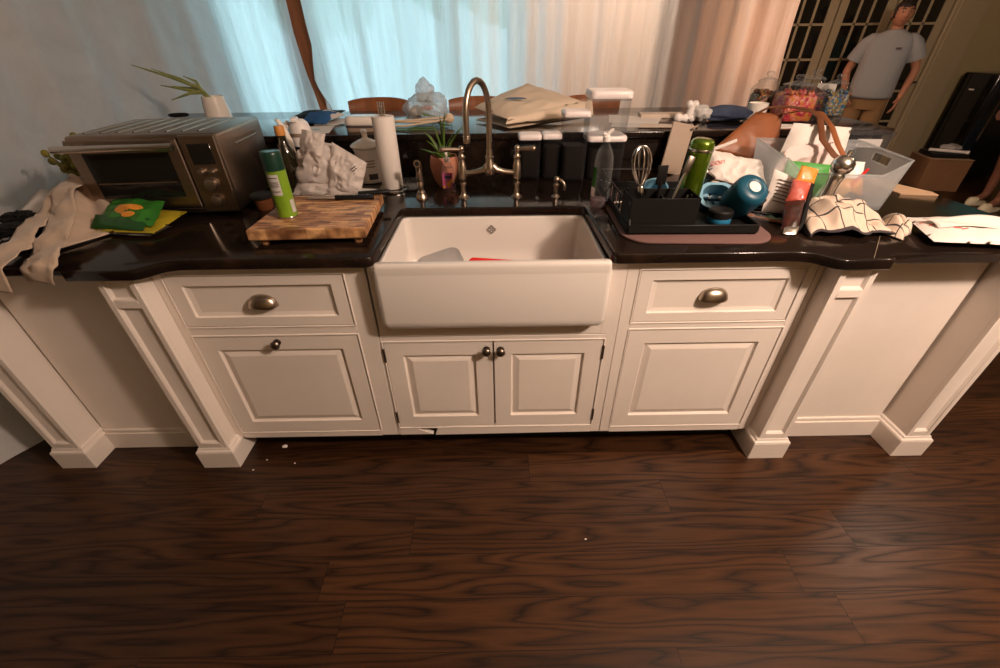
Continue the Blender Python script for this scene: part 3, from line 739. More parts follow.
b = MB(); b.lathe([(.009, .026), (.010, .04), (.012, .06), (.010, .064), (.010, .07), (.0125, .074), (.012, .10), (.0105, .115)], 20)
b.build('stem', M_['nickel'], t)
b = MB(); b.tube([(0, 0, .105), (0, -.002, .125), (-.001, -.010, .138), (-.001, -.022, .141)], [.011, .013, .0145, .014], 16); b.build('head', M_['nickel'], t)
MB().cyl((-.001, -.0245, .141), .0085, .003, 16, 'Y').build('nozzle', M_['black'], t)
t = thing('soap_dispenser', 'small brushed nickel soap pump with a hooked spout right of the faucet', 'soap dispenser', (.250, 1.760, .914))
MB().lathe([(.019, 0), (.019, .003), (.015, .007), (.010, .012), (.010, .04), (.0125, .043), (.0125, .050), (.009, .053)], 20).build('collar', M_['nickel'], t)
b = MB(); b.tube([(0, 0, .05), (0, 0, .066)], .008, 12); b.ball((0, 0, .070), .0125, 14); b.tube([(0, 0, .072), (.014, -.008, .070), (.028, -.016, .060), (.033, -.019, .040), (.032, -.018, .032)], [.006, .006, .0055, .005, .0055], 12); b.build('spout', M_['nickel'], t)
# ================================================================== helpers for soft things
def pillow(P00, P10, P11, P01, bulge, nrm=None, nu=18, nv=18, crinkle=.0, cs=30, sd=0, edge=.45, front_k=1., back_k=1., corners=0.):
    """closed cushion-like bag between four corners; bulge along the normal"""
    P00, P10, P11, P01 = map(V, (P00, P10, P11, P01))
    n = V(nrm).normalized() if nrm else (P10 - P00).cross(P01 - P00).normalized()
    b = MB()
    for sgn, k in ((1, front_k), (-1, back_k)):
        def fn(u, v, sgn=sgn, k=k):
            p = P00 * (1 - u) * (1 - v) + P10 * u * (1 - v) + P11 * u * v + P01 * (1 - u) * v
            w = (max(0, math.sin(PI * u)) * max(0, math.sin(PI * v))) ** edge
            c = crinkle * (ridged(p, cs, sd + sgn) - .6) * (.25 + .75 * min(1, w * 1.5))
            return p + n * (sgn * bulge * k * w) + n * c + V((nz(p, cs, sd + 3), 0, nz(p, cs, sd + 5))) * crinkle * .6 * (1 if w > 1e-6 else 0)
        b.grid(fn, nu, nv)
    bmesh.ops.remove_doubles(b.bm, verts=b.bm.verts, dist=.0004)
    bmesh.ops.recalc_face_normals(b.bm, faces=b.bm.faces)
    return b
def crumple(c, r, sub=4, amp=.3, s=2.2, sd=0, M=None, floor=None):
    b = MB(); b.ico(c, r, sub, lambda p: 1 + amp * (ridged(p, s, sd) - .7), M)
    if floor is not None: b.flatten(floor)
    return b
def strip(pts, widths, side, amp=.004, s=12, sd=0, nseg=28, nw=8, sag=.0):
    """ribbon of cloth along pts (smoothed), width along side"""
    P = [V(p) for p in pts]; m = len(P) - 1
    def at(t):
        f = t * m; i = min(int(f), m - 1); f -= i
        p0, p1, p2, p3 = P[max(i - 1, 0)], P[i], P[i + 1], P[min(i + 2, m)]
        return .5 * ((2 * p1) + (p2 - p0) * f + (2 * p0 - 5 * p1 + 4 * p2 - p3) * f * f + (3 * p1 - p0 - 3 * p2 + p3) * f ** 3)
    S = side if isinstance(side, list) else [side] * (m + 1)
    def sd_at(t):
        f = t * m; i = min(int(f), m - 1); return V(S[i]).lerp(V(S[i + 1]), f - i)
    def fn(u, v):
        p = at(u); w = piece(u, [(k / m, widths[k]) for k in range(m + 1)])
        q = p + sd_at(u) * (v - .5) * w
        k = amp * (nz(q, s, sd) + .6 * nz(q, s * 2.3, sd + 1)) + sag * math.sin(v * PI)
        return q + V((0, -.6, 1)).normalized() * k
    return MB().grid(fn, nseg, nw)

ZC, ZB = .914, 1.090
# ================================================================== LEFT END OF THE COUNTER
# toaster oven, slightly turned
th = math.radians(4.5); TW, TD, TH = .495, .41, .268
ctr = V((-.962, 1.585, 0)) + V((math.cos(th) * -TW / 2 - math.sin(th) * TD / 2, math.sin(th) * -TW / 2 + math.cos(th) * TD / 2, 0))
t = thing('toaster_oven', 'large stainless toaster oven with dark glass door and ribbed top', 'toaster oven', (ctr.x, ctr.y, ZC), (0, 0, th))
x0, x1, y0, y1, z0, z1 = -TW / 2, TW / 2, -TD / 2, TD / 2, .016, .016 + TH
b = MB(); b.box(x0, x1, y0 + .012, y1, z0, z1, .012, 3)
for k in range(8):
    xx = x0 + .04 + k * .054; b.tube([(xx, y0 + .06, z1), (xx, y1 - .05, z1)], .0042, 8)
b.tube([(x1, y0 + .13, z1 - .055), (x1, y1 - .08, z1 - .055)], .004, 8)
for k in range(5): b.box(x1 - .001, x1 + .0015, y0 + .15 + k * .04, y0 + .175 + k * .04, z1 - .045, z1 - .038)
b.tube([(x1 + .0006, y0 + .20 + .058 * math.cos(a * PI / 12), z0 + .115 + .058 * math.sin(a * PI / 12)) for a in range(9)], .0014, 6)
b.build('body', M_['brsteel'], t)
for sx in (x0 + .05, x1 - .05):
    for sy in (y0 + .06, y1 - .05): MB().cyl((sx, sy, 0), .018, .018, 16).build('foot', M_['black'], t)
dx1 = .118
d = MB().panel(x0 + .004, dx1, z0 + .022, z1 - .012, y0, [(0, 0), (.003, -.003), (.040, -.003), (.042, .004)], .014).build('door', M_['brsteel'], t, smooth=False)
MB().box(x0 + .042, dx1 - .042, y0 - .002, y0 + .006, z0 + .060, z1 - .055).build('window', M_['darkpane'], d, smooth=False)
b = MB(); b.box(x0 + .05, dx1 - .05, y0 - .004, y0 - .0015, z0 + .112, z0 + .116); b.build('rack_line', M_['brsteel'], d, smooth=False)
b = MB(); hz = z1 - .030; b.tube([(x0 - .004, y0 - .048, hz), (dx1 + .010, y0 - .048, hz)], .0115, 16)
for xx in (x0 + .03, dx1 - .024): b.tube([(xx, y0 - .003, hz), (xx, y0 - .048, hz)], .008, 12)
b.build('handle', M_['steel'], d)
cp = MB().panel(dx1 + .006, x1 - .002, z0 + .004, z1 - .004, y0, [(0, 0), (.003, -.003)], .014).build('control_panel', M_['brsteel'], t, smooth=False)
cx = (dx1 + x1) / 2 + .002
MB().box(cx - .038, cx + .038, y0 - .005, y0 - .002, z1 - .098, z1 - .030, .002, 1).build('display', M_['darkpane'], cp)
for xx, zz, rr in ((cx - .018, z1 - .122, .011), (cx + .020, z1 - .122, .009), (cx, z1 - .165, .021), (cx, z1 - .222, .019)):
    b = MB(); b.cyl((xx, y0 - .024, zz), rr, .022, 24, 'Y', .003); b.cyl((xx, y0 - .006, zz), rr * 1.25, .004, 24, 'Y', .001); b.build('knob', M_['knobsteel'], cp)
b = MB(); b.box(x0 + .002, x1 - .002, y0 + .001, y0 + .012, z0 - .002, z0 + .018, .003, 1); b.build('kick_strip', M_['pewter'], t)

# small dark-lidded jar and dish beside the toaster
t = thing('jar', 'small brown jar with a flat black lid between toaster and chopping board', 'jar', (-.905, 1.655, ZC))
MB().lathe([(.028, 0), (.033, .006), (.034, .040), (.028, .046)], 24).build('body', M_['amber'], t)
MB().lathe([(.038, .044), (.043, .047), (.043, .056), (.039, .060), (.03, .060)], 28).build('lid', M_['black'], t)
b = MB(); b.tube([(-.868, 1.68, .965), (-.855, 1.76, .950), (-.85, 1.86, .925), (-.87, 1.98, .921), (-.93, 2.1, .921)], .006, 8)
tag(b.build('power_cord', M_['rubber']), 'thick black cord running behind the brown jar', 'cord')

# cloth draped over the left edge
t = thing('linen_apron', 'crumpled beige linen apron with long ties hanging over the counter edge', 'apron', (-1.50, 1.45, ZC)); off = t.location.copy()
up = V((0, 0, 1))
b = strip([(-1.575, 1.655, .985), (-1.545, 1.63, 1.046), (-1.505, 1.50, 1.018), (-1.43, 1.36, .972), (-1.375, 1.24, .948), (-1.337, 1.150, .934), (-1.335, 1.128, .915), (-1.345, 1.126, .872)],
          [.06, .11, .125, .14, .15, .155, .15, .10], V((.93, -.28, .05)), .018, 16, 1, 40, 10, .006)
b.build('tie', M_['cloth'], t, off=off, angle=180, solid=.003)
b = strip([(-1.60, 1.67, .97), (-1.615, 1.645, 1.018), (-1.565, 1.47, .978), (-1.515, 1.32, .955), (-1.465, 1.20, .944), (-1.466, 1.135, .932), (-1.475, 1.122, .90), (-1.48, 1.120, .845)],
          [.05, .08, .095, .115, .14, .15, .14, .12], V((.93, -.25, .12)), .018, 15, 5, 40, 10, .010)
b.build('tie', M_['cloth'], t, off=off, angle=180, solid=.003)
def apron(u, v):
    a = V((-1.585, 1.655, 1.035)).lerp(V((-1.505, 1.60, 1.030)), v)
    c = V((-1.40, 1.245, .9225)).lerp(V((-1.30, 1.435, .9215)), v)
    p = a.lerp(c, u); h = p.z - .9215
    p.z = .9205 + h * (1 - .25 * math.sin(PI * u)) + .018 * math.sin(PI * u) * nz(p, 8, 4) + .014 * math.sin(PI * u) * math.sin(v * 9)
    p.x += .035 * math.sin(PI * u) * v
    p.z = max(p.z, .9195)
    return p
MB().grid(apron, 30, 22).build('skirt', M_['cloth'], t, off=off, angle=180, solid=.003)
b = strip([(-1.56, 1.665, .96), (-1.585, 1.655, 1.045), (-1.535, 1.61, 1.052), (-1.50, 1.60, 1.02)], [.06, .08, .09, .08], V((.8, -.5, .1)), .008, 15, 8, 20, 10, .004)
b.build('fold', M_['cloth'], t, off=off, angle=180, solid=.003)
for k, (c, r, sd, lab) in enumerate((((-1.715, 1.50, .944), (.050, .040, .018), 3, 'crumpled black glove nearest the left counter end'), ((-1.63, 1.38, .936), (.055, .045, .016), 6, 'second crumpled black glove, partly under the apron ties'))):
    b = crumple((0, 0, .03), r, 4, .35, 2.0, sd, None, .0)
    for q in range(4): b.tube([(r[0] * .5, -.02 + q * .015, .012), (r[0] * 1.0, -.03 + q * .02, .014), (r[0] * 1.25, -.035 + q * .024, .010)], [.011, .010, .007], 8)
    place(tag(b.build('glove', M_['rubber']), lab, 'glove', 'black gloves under the apron'), (c[0], c[1], ZC + .001), (0, 0, .6 * k + 2.2))
tag(MB().grid(lambda u, v: V((-1.875, 1.655, .9155)).lerp(V((-1.765, 1.615, .9155)), u).lerp(V((-1.885, 1.80, .962)).lerp(V((-1.80, 1.79, .950)), u), v), 6, 6).build('paper_sheet', M_['paper'], solid=.0012), 'loose white paper sheet lying at the left end behind the apron', 'paper')
# olive foliage plant behind the apron
t = thing('potted_plant', 'olive leafy potted plant half hidden between apron and toaster oven', 'plant', (-1.79, 1.90, ZC))
MB().lathe([(.035, 0), (.05, .06), (.052, .065), (.046, .066), (.04, .05)], 22).build('pot', M_['terra'], t)
b = MB(); rnd = random.Random(4)
for k in range(16):
    a = rnd.uniform(0, 2 * PI); l = rnd.uniform(.07, .165); tip = V((math.cos(a) * l * .8, math.sin(a) * l * .4, .06 + l)); 
    b.tube([(0, 0, .055), tip * .55 + V((0, 0, .02)), tip], [.004, .014, .002], 6, flat=.4)
    for q in range(3):
        p = tip * (.55 + .2 * q); b.ball(p + V((rnd.uniform(-.012, .012), rnd.uniform(-.012, .012), .008)), (.016, .010, .015), 8)
b.build('leaves', M_['leaf_y'], t)
# green snack bag (no mascot) on a flat foil packet
b = pillow((-1.40, 1.405, .921), (-1.165, 1.365, .921), (-1.145, 1.455, .922), (-1.36, 1.50, .922), .006, (0, 0, 1), 16, 10, .003, 30, 2)
tag(b.build('foil_packet', M_['foil'], angle=60), 'flat silvery foil packet under the green snack bag', 'packet')
t = thing('snack_bag', 'crumpled green and yellow snack bag lying before the toaster oven', 'snack bag', (-1.25, 1.46, .93)); off = t.location.copy()
sb = pillow((-1.385, 1.43, .945), (-1.165, 1.395, .942), (-1.190, 1.535, .985), (-1.385, 1.55, .990), .024, (0, -.35, 1), 26, 22, .009, 18, 3, .6); sbm = sb.bm.copy(); sb.build('pouch', M_['green'], t, off=off, angle=60)
pillow((-1.385, 1.405, .938), (-1.190, 1.380, .934), (-1.185, 1.425, .962), (-1.385, 1.450, .970), .009, (0, -.7, .7), 16, 8, .002, 30, 5).build('bottom_band', M_['green_d'], t, off=off, angle=60)
pillow((-1.39, 1.40, .928), (-1.150, 1.372, .928), (-1.120, 1.525, .950), (-1.37, 1.545, .962), .010, (.1, -.35, 1), 20, 16, .006, 22, 7, .6).build('yellow_end', M_['yellow'], t, off=off, angle=60)
b = MB()
for px_, py_, rx_, ry_ in ((122, 209, .030, .016), (134, 207, .026, .014), (128, 214, .022, .010)):
    L_, n_ = on_surface(sbm, px_, py_)
    if L_ is not None: b.ball((0, 0, 0), (rx_, ry_, .002), 14, lay(L_, n_, .2, .001)) if False else b._merge(MB().ball((0, 0, 0), (rx_, ry_, .0022), 14).bm, lay(L_, n_, .2, .001))
o = b.build('picture_patch', M_['orange'], t, off=off); o['label'] = 'orange printed patch'
# ---- chopping board with spray can and knives
th = math.radians(1.5)
t = thing('chopping_board', 'thick end grain butcher block board on little feet', 'chopping board', (-.605, 1.455, ZC), (0, 0, th))
b = MB()
b.loft([[V((x * s, y * s2, z)) for x, y in ((-.185, -.172), (.185, -.172), (.175, .180), (-.175, .180))] for s, s2, z in ((.985, .985, .020), (1, 1, .024), (1, 1, .052), (.985, .985, .0555))], True, True)
b.build('board', M_['butcher'], t, smooth=False)
for sx in (-.150, .150):
    for sy in (-.145, .145): MB().lathe([(.012, 0), (.014, .004), (.014, .022)], 16, Matrix.Translation((sx, sy, 0))).build('foot', M_['butcher'], t)
ZT = ZC + .0557
t = thing('spray_can', 'lime green cooking spray can with dark green cap', 'spray can', (-.698, 1.402, ZT))
MB().lathe([(.028, 0), (.0305, .002), (.0305, .005), (.030, .006)], 32).build('rim', M_['steel'], t)
MB().lathe([(.0303, .006), (.0305, .010), (.0305, .148), (.0295, .153)], 36).build('body', M_['greencan'], t)
MB().lathe([(.0312, .152), (.0312, .200), (.0295, .206), (.027, .208), (.026, .2065)], 36).build('cap', M_['dgreen'], t)
def curved_label(b, a0, a1, z0, z1, r):
    b.grid(lambda u, v: (r * math.cos(lerp(a0, a1, u)), r * math.sin(lerp(a0, a1, u)), lerp(z0, z1, v)), 12, 1); return b
curved_label(MB(), math.radians(-128), math.radians(-60), .078, .142, .0309).build('label', M_['label'], t)
b = MB()
for z in (.132, .118, .112, .106, .090): curved_label(b, math.radians(-123), math.radians(-68), z - .0015, z + .0015, .0312)
b.build('label_lines', M_['ink'], t)
curved_label(MB(), math.radians(-32), math.radians(2), .018, .060, .0309).build('side_label', M_['label'], t)
def knife(loc, rot, L, H, lab):
    t = thing('kitchen_knife', lab, 'knife', loc, rot, 'knives on the chopping board')
    b = MB(); b.prism([(0, -.010), (-L, -.002), (-L * .97, .006), (-L * .6, .012), (0, .012)], -.0009, .0009, Matrix.Translation((0, 0, .009))); b.build('blade', M_['steel'], t, smooth=False)
    b = MB(); b.loft([[V((x, w * math.cos(2 * PI * k / 12), .010 + .0085 * math.sin(2 * PI * k / 12))) for k in range(12)] for x, w in ((0, .010), (.01, .013), (.04, .011), (.07, .0125), (H - .008, .013), (H, .008))], True, True)
    b.build('handle', M_['black'], t)
    b = MB()
    for k in range(3): b.cyl((.02 + k * (H - .04) / 2, 0, .0175), .003, .0016, 10)
    b.build('rivets', M_['steel'], t)
knife((-.592, 1.575, ZT - .001), (0, 0, math.radians(1)), .10, .140, 'short knife with thick black handle lying across the chopping board')
t2 = knife((-.520, 1.620, ZT - .001), (0, 0, math.radians(13)), .20, .115, 'longer knife with slim black handle along the back of the board')

# ---- behind the board
t = thing('olive_oil_bottle', 'dark glass oil bottle with an orange cap', 'bottle', (-.858, 1.855, ZC))
MB().lathe([(.030, 0), (.036, .003), (.037, .010), (.037, .150), (.034, .172), (.024, .195), (.0165, .212), (.0155, .235)], 32).build('glass', M_['dglass'], t)
MB().lathe([(.0185, .232), (.019, .235), (.019, .262), (.017, .266), (.012, .267)], 28).build('cap', M_['cork'], t)
t = thing('dish_brush', 'pale curved brush handle standing behind the oil bottle', 'brush', (-.872, 1.965, ZC))
MB().lathe([(.026, 0), (.030, .004), (.030, .05), (.02, .06)], 22).build('base', M_['ceramic'], t)
MB().tube([(0, 0, .05), (.002, 0, .12), (-.004, 0, .19), (-.018, 0, .245), (-.034, 0, .270), (-.044, 0, .272)], [.010, .013, .017, .017, .013, .006], 14, flat=.55).build('handle', M_['ceramic'], t)
# crumpled white carrier bag
t = thing('carrier_bag', 'crumpled white carrier bag behind the chopping board, small dark print', 'plastic bag', (-.69, 1.885, ZC)); off = t.location.copy()
b = MB()
b.ico((-.740, 1.885, 1.00), (.110, .075, .095), 4, lambda p: 1 + .20 * nz(p, 1.6, 11) + .26 * ridged(p, 2.2, 12) - .20); b.flatten(.9165); b.build('pouch', M_['tissue'], t, off=off, angle=60)
pillow((-.835, 1.85, .985), (-.72, 1.80, 1.00), (-.675, 1.845, 1.150), (-.775, 1.87, 1.165), .016, (0, -1, .3), 30, 30, .020, 13, 13, .4).build('peak', M_['tissue'], t, off=off, angle=60)
corner_b = pillow((-.700, 1.80, .935), (-.565, 1.795, .925), (-.535, 1.86, 1.035), (-.665, 1.87, 1.115), .030, (0, -1, .4), 34, 34, .018, 13, 15, .45)
corner_bm = corner_b.bm.copy(); corner_b.build('corner', M_['tissue'], t, off=off, angle=60)
pillow((-.86, 1.81, .922), (-.57, 1.775, .922), (-.56, 1.82, .945), (-.83, 1.84, .975), .014, (0, -1, .4), 30, 14, .014, 14, 17, .5).build('hem', M_['tissue'], t, off=off, angle=60)
b = MB(); L_, n_ = on_surface(corner_bm, 354, 170); Mp = lay(L_, n_, math.radians(40), .001)
for k in range(3): b.box(-.012, .014, -.0125 + k * .009, -.0075 + k * .009, 0, .0006, M=Mp)
L_, n_ = on_surface(corner_bm, 336, 163); b.box(-.001, .001, -.008, .008, 0, .0006, M=lay(L_, n_, 0, .001))
b.build('print', M_['ink'], t, off=off, smooth=False)
# flat plate of paper below the bag
tag(MB().prism([(-.86, 1.80), (-.56, 1.775), (-.52, 1.90), (-.84, 1.95)], .914, .9162).build('paper_sheet', M_['paper'], smooth=False), 'white paper lying flat under the crumpled carrier bag', 'paper')
# ceramic canister
t = thing('ceramic_canister', 'white ceramic canister with a knobbed lid beside the paper towels', 'canister', (-.575, 2.035, ZC))
MB().lathe([(.050, 0), (.056, .004), (.058, .015), (.0575, .135), (.060, .140), (.060, .146), (.054, .150)], 36).build('pot', M_['ceramic'], t)
MB().lathe([(.060, .149), (.068, .152), (.070, .157), (.060, .166), (.035, .178), (.015, .186), (.011, .194), (.013, .204), (.016, .212), (.012, .219), (.002, .221)], 36).build('lid', M_['ceramic'], t)
b = MB()
for k, z in enumerate((.100, .088, .076)): curved_label(b, math.radians(-100), math.radians(-50), z - .0025, z + .0025, .0584)
b.build('lettering_lines', M_['taupe'], t)
curved_label(MB(), math.radians(-85), math.radians(-45), .020, .045, .0586).build('badge', M_['ink'], t)
# paper towels
t = thing('paper_towel_holder', 'steel paper towel holder with a ring base and prongs on top', 'holder', (-.447, 1.885, ZC))
MB().lathe([(.062, 0), (.066, .003), (.066, .010), (.060, .012), (.058, .009)], 36).build('base', M_['steel'], t)
b = MB(); b.tube([(0, 0, .008), (0, 0, .325)], .006, 12); b.build('rod', M_['steel'], t)
b = MB()
for k in range(4): b.tube([(-.012 + k * .008, 0, .30), (-.012 + k * .008, 0, .342)], .0022, 8)
b.build('prongs', M_['steel'], t)
t2 = thing('paper_towel_roll', 'white paper towel roll upright on its steel holder', 'paper towels', (-.447, 1.885, ZC + .0125))
b = MB()
rows = [[V((r * math.cos(2 * PI * k / 36), r * math.sin(2 * PI * k / 36), z)) for k in range(36)] for r, z in ((.016, .004), (.016, 0), (.0425, 0), (.0445, .003), (.0445, .277), (.0425, .280), (.016, .280), (.016, .276))]
b.loft(rows + [rows[0]], False, False); b.build('sheets', M_['paper'], t2)
b = MB(); rows = [[V((r * math.cos(2 * PI * k / 24), r * math.sin(2 * PI * k / 24), z)) for k in range(24)] for r, z in ((.0135, 0), (.0158, 0), (.0158, .281), (.0135, .281))]
b.loft(rows + [rows[0]], False, False); b.build('core', M_['card'], t2)
t = thing('glass_dish', 'round clear glass dish beside the paper towel base', 'dish', (-.372, 1.905, ZC))
rows = [[V((r * math.cos(2 * PI * k / 36), r * math.sin(2 * PI * k / 36), z)) for k in range(36)] for r, z in ((.001, .003), (.035, .003), (.052, .012), (.058, .030), (.0605, .031), (.055, .010), (.036, 0), (.001, 0))]
b = MB(); b.loft(rows, False, False); b.build('bowl', M_['glass'], t)

# ---- centre: plant pot, soap
t = thing('aloe_pot', 'terracotta pot with a spiky green aloe behind the side sprayer', 'plant', (-.222, 1.945, ZC))
rows = [[V((r * math.cos(2 * PI * k / 32), r * math.sin(2 * PI * k / 32), z)) for k in range(32)] for r, z in ((.001, 0), (.030, 0), (.038, .012), (.055, .050), (.062, .085), (.061, .112), (.056, .128), (.052, .128), (.054, .112), (.001, .108))]
b = MB(); b.loft(rows, False, False); b.build('pot', M_['terra'], t)
MB().lathe([(.052, .104), (.050, .113), (.02, .116)], 24).build('soil', M_['toe'], t)
rnd = random.Random(9)
for k, (dx, dy, h) in enumerate(((-.060, -.01, .19), (-.035, .0, .255), (-.005, .02, .285), (.018, -.01, .300), (.090, -.01, .250), (.04, .02, .21), (-.085, -.02, .16), (-.07, .02, .22), (.04, -.03, .14), (.0, -.035, .18), (-.035, -.03, .15))):
    b = MB(); b.tube([(dx * .12, dy * .2, .112), (dx * .35, dy * .5, lerp(.112, h, .45)), (dx * .75, dy * .8, lerp(.112, h, .8)), (dx * 1.1, dy, h)], [.011, .0115, .008, .0014], 8, flat=.45); b.build('leaf', M_['leaf'], t)
t = thing('hand_soap_bottle', 'small clear soap bottle with a pink floral label before the aloe pot', 'soap bottle', (-.200, 1.845, ZC))
b = MB(); b.rbox(-.030, .030, -.017, .017, 0, .105, .014, .006, top=.92); b.lathe([(.024, .103), (.016, .120), (.010, .126)], 20); b.build('bottle', M_['clear'], t)
MB().lathe([(.011, .124), (.0115, .128), (.0115, .140), (.006, .143), (.0045, .158), (.006, .160), (.005, .166)], 18).tube([(0, 0, .162), (0, -.02, .163)], .004, 8).build('pump', M_['white'], t)
b = MB(); b.box(-.022, .022, -.0185, -.0175, .020, .085, .0004, 1); b.build('label', M_['pink'], t)
MB().box(-.012, .016, -.0192, -.0186, .062, .072).build('label_name', M_['navy'], t, smooth=False)
rnd = random.Random(2); b = MB()
for k in range(7): b.ball((rnd.uniform(-.018, .018), -.0187, rnd.uniform(.024, .056)), (.006, .0008, .006), 8)
b.build('label_flowers', M_['orange'], t)

# ---- storage canisters with white lids
def canister(name, lab, loc, w, d, h, lidh=.028, rz=0, fill=None):
    t = thing(name, lab, 'canister', loc, (0, 0, rz), 'clear canisters with white lids')
    hh = h - lidh
    def ring(ins, z): return rrect(-w / 2 + ins, w / 2 - ins, -d / 2 + ins, d / 2 - ins, min(w, d) * .18, z)
    b = MB(); b.loft([ring(.006, .0), ring(.003, .002), ring(.002, .008), ring(0, hh)], True, False); b.build('jar', M_['clear'], t, angle=50)
    b = MB(); b.loft([ring(.004, hh - .004), ring(.001, hh - .003), ring(.001, hh + .002), ring(.004, hh + .003)], True, True); b.build('gasket', M_['clear'], t)
    b = MB(); b.loft([ring(.0, hh + .003), ring(-.0035, hh + .006), ring(-.0035, h - .009), ring(-.001, h - .003), ring(.006, h), ring(.012, h + .0005)], True, True); b.build('lid', M_['whitelid'], t, angle=50)
    if fill:
        b = MB(); b.loft([ring(.010, .008), ring(.008, .012), ring(.007, fill)], True, True); b.build('contents', M_['darkfill'], t, angle=50)
    return t
canister('storage_canister', 'short wide canister nearest the faucet, white lid, dark inside', (.160, 2.075, ZC), .098, .085, .192, fill=.140)
canister('storage_canister', 'short narrow canister second from the faucet, white lid', (.257, 2.065, ZC), .080, .085, .196, fill=.140)
canister('storage_canister', 'tall slim canister third from the faucet, half full of dark contents', (.354, 2.035, ZC), .112, .105, .288, fill=.150)
canister('storage_canister', 'squat canister under the biggest one, white lid', (.500, 2.075, ZC), .170, .140, .186, fill=.130)
canister('storage_canister', 'biggest empty canister stacked on top of the squat one', (.496, 2.075, ZC + .1872), .176, .150, .172, lidh=.034)
t = thing('plastic_bottle', 'tall clear plastic bottle with white flip top right of the sink', 'bottle', (.402, 1.628, ZC))
b = MB(); b.lathe([(.012, .004), (.032, 0), (.037, .006), (.0345, .05), (.0345, .150), (.032, .185), (.022, .212), (.013, .226), (.012, .240)], 30); b.build('bottle', M_['glass'], t)
MB().lathe([(.014, .236), (.0145, .240), (.0145, .252), (.008, .255), (.006, .262)], 20).tube([(0, 0, .256), (.012, -.004, .272), (.020, -.006, .276)], [.007, .006, .004], 10).tube([(0, 0, .256), (-.014, 0, .262)], [.006, .004], 10).build('flip_top', M_['white'], t)
curved_label(MB(), math.radians(-195), math.radians(-140), .080, .150, .0352).build('green_label', M_['green'], t)
curved_label(MB(), math.radians(-190), math.radians(-140), .045, .078, .0358).build('white_label', M_['white'], t)
MB().lathe([(.028, .003), (.0325, .008), (.0325, .030), (.001, .031)], 28).build('liquid', clear('pink_liquid', (.75, .60, .62), .1, .1, (.4, .3, .32), .2), t)

# ================================================================== ON THE RAISED BAR, LEFT TO CENTRE
t = thing('potted_succulent', 'white pot with drooping pale green stalks behind the toaster oven', 'plant', (-1.58, 2.72, ZB))
rows = [[V((r * math.cos(2 * PI * k / 28), r * math.sin(2 * PI * k / 28), z)) for k in range(28)] for r, z in ((.001, 0), (.066, 0), (.069, .004), (.056, .118), (.052, .118), (.054, .10), (.001, .10))]
b = MB(); b.loft(rows, False, False); b.build('pot', M_['ceramic'], t)
for k, (tip, h1) in enumerate((((-.36, -.02, .270), .21), ((-.29, .02, .250), .20), ((-.24, -.03, .175), .15), ((-.20, -.05, .105), .135), ((-.12, .0, .215), .19), ((-.22, .03, .165), .155))):
    b = MB(); b.tube([(-.01, 0, .10), (-.05, 0, .155 if h1 > .15 else .135), (tip[0] * .5, tip[1] * .5, h1), tip], [.009, .009, .0075, .002], 8); b.build('stalk', M_['stemy'], t)
b = MB(); b.tube([(-1.86 + .05 * math.cos(a * PI / 8), 2.80 + .03 * math.sin(a * PI / 8), ZB + .016) for a in range(16)], .008, 8, True)
tag(b.build('hair_tie', M_['rubber']), 'small black ring beside the white pot behind the toaster', 'ring')
t = thing('water_bottle', 'dark water bottle with white domed flip lid and taupe band', 'bottle', (-.872, 2.085, ZC))
MB().lathe([(.036, 0), (.040, .004), (.040, .150), (.036, .158)], 32).build('body', M_['black'], t)
MB().lathe([(.046, .152), (.0475, .156), (.0475, .190), (.046, .192)], 32).build('collar', M_['white'], t)
MB().lathe([(.0485, .191), (.0485, .205), (.047, .206)], 32).build('band', M_['taupe'], t)
MB().lathe([(.046, .205), (.045, .222), (.038, .244), (.026, .256), (.010, .260)], 32).build('dome', M_['white'], t)
MB().box(-.014, .014, -.050, .020, .250, .268, .006, 2, M=Matrix.Translation((-.012, 0, 0)) @ Matrix.Rotation(.25, 4, 'Z')).tube([(-.045, -.01, .222), (-.052, -.012, .236), (-.04, -.012, .252)], [.009, .012, .009], 10).build('flip_spout', M_['white'], t)
t = thing('folded_bag', 'black and blue folded bag with pale lining on the bar', 'bag', (-.985, 2.58, ZB)); off = t.location.copy()
pillow((-1.13, 2.62, 1.108), (-.90, 2.50, 1.106), (-.84, 2.70, 1.130), (-1.10, 2.78, 1.120), .012, (0, 0, 1), 16, 14, .008, 12, 3).build('black_shell', M_['rubber'], t, off=off, angle=60)
pillow((-1.03, 2.50, 1.098), (-.88, 2.45, 1.098), (-.86, 2.60, 1.135), (-1.02, 2.62, 1.135), .014, (0, -.4, 1), 16, 12, .008, 14, 5).build('blue_lining', M_['blue'], t, off=off, angle=60)
pillow((-.985, 2.60, 1.130), (-.855, 2.50, 1.116), (-.82, 2.62, 1.120), (-.95, 2.68, 1.138), .008, (0, 0, 1), 12, 12, .006, 14, 7).build('pale_lining', M_['paper'], t, off=off, angle=60)
for k, (poly, lab) in enumerate(([[(-.96, 2.20), (-.80, 2.235), (-.835, 2.44), (-.985, 2.42)], 'white leaflet on the bar in front of the black and blue bag'],
                                 [[(-.955, 2.47), (-.835, 2.46), (-.79, 2.68), (-.90, 2.70)], 'pale grey leaflet beneath the black and blue bag'])):
    tag(MB().prism(poly, ZB, ZB + .0015).build('leaflet', M_['paper'], smooth=False), lab, 'leaflet')
b = MB(); b.ball((-.895, 2.33, ZB + .0018), (.022, .014, .0008), 10); tag(b.build('sticker', M_['lblue']), 'small grey blue sticker on the white leaflet', 'sticker')
t = thing('butter_dish', 'white lidded tub with a dark band at the edge of the bar', 'tub', (-.635, 2.285, ZB))
MB().rbox(-.085, .085, -.05, .05, 0, .020, .03, .004).build('base', M_['taupe'], t)
MB().rbox(-.086, .086, -.051, .051, .020, .026, .03, .001).build('band', M_['ink'], t)
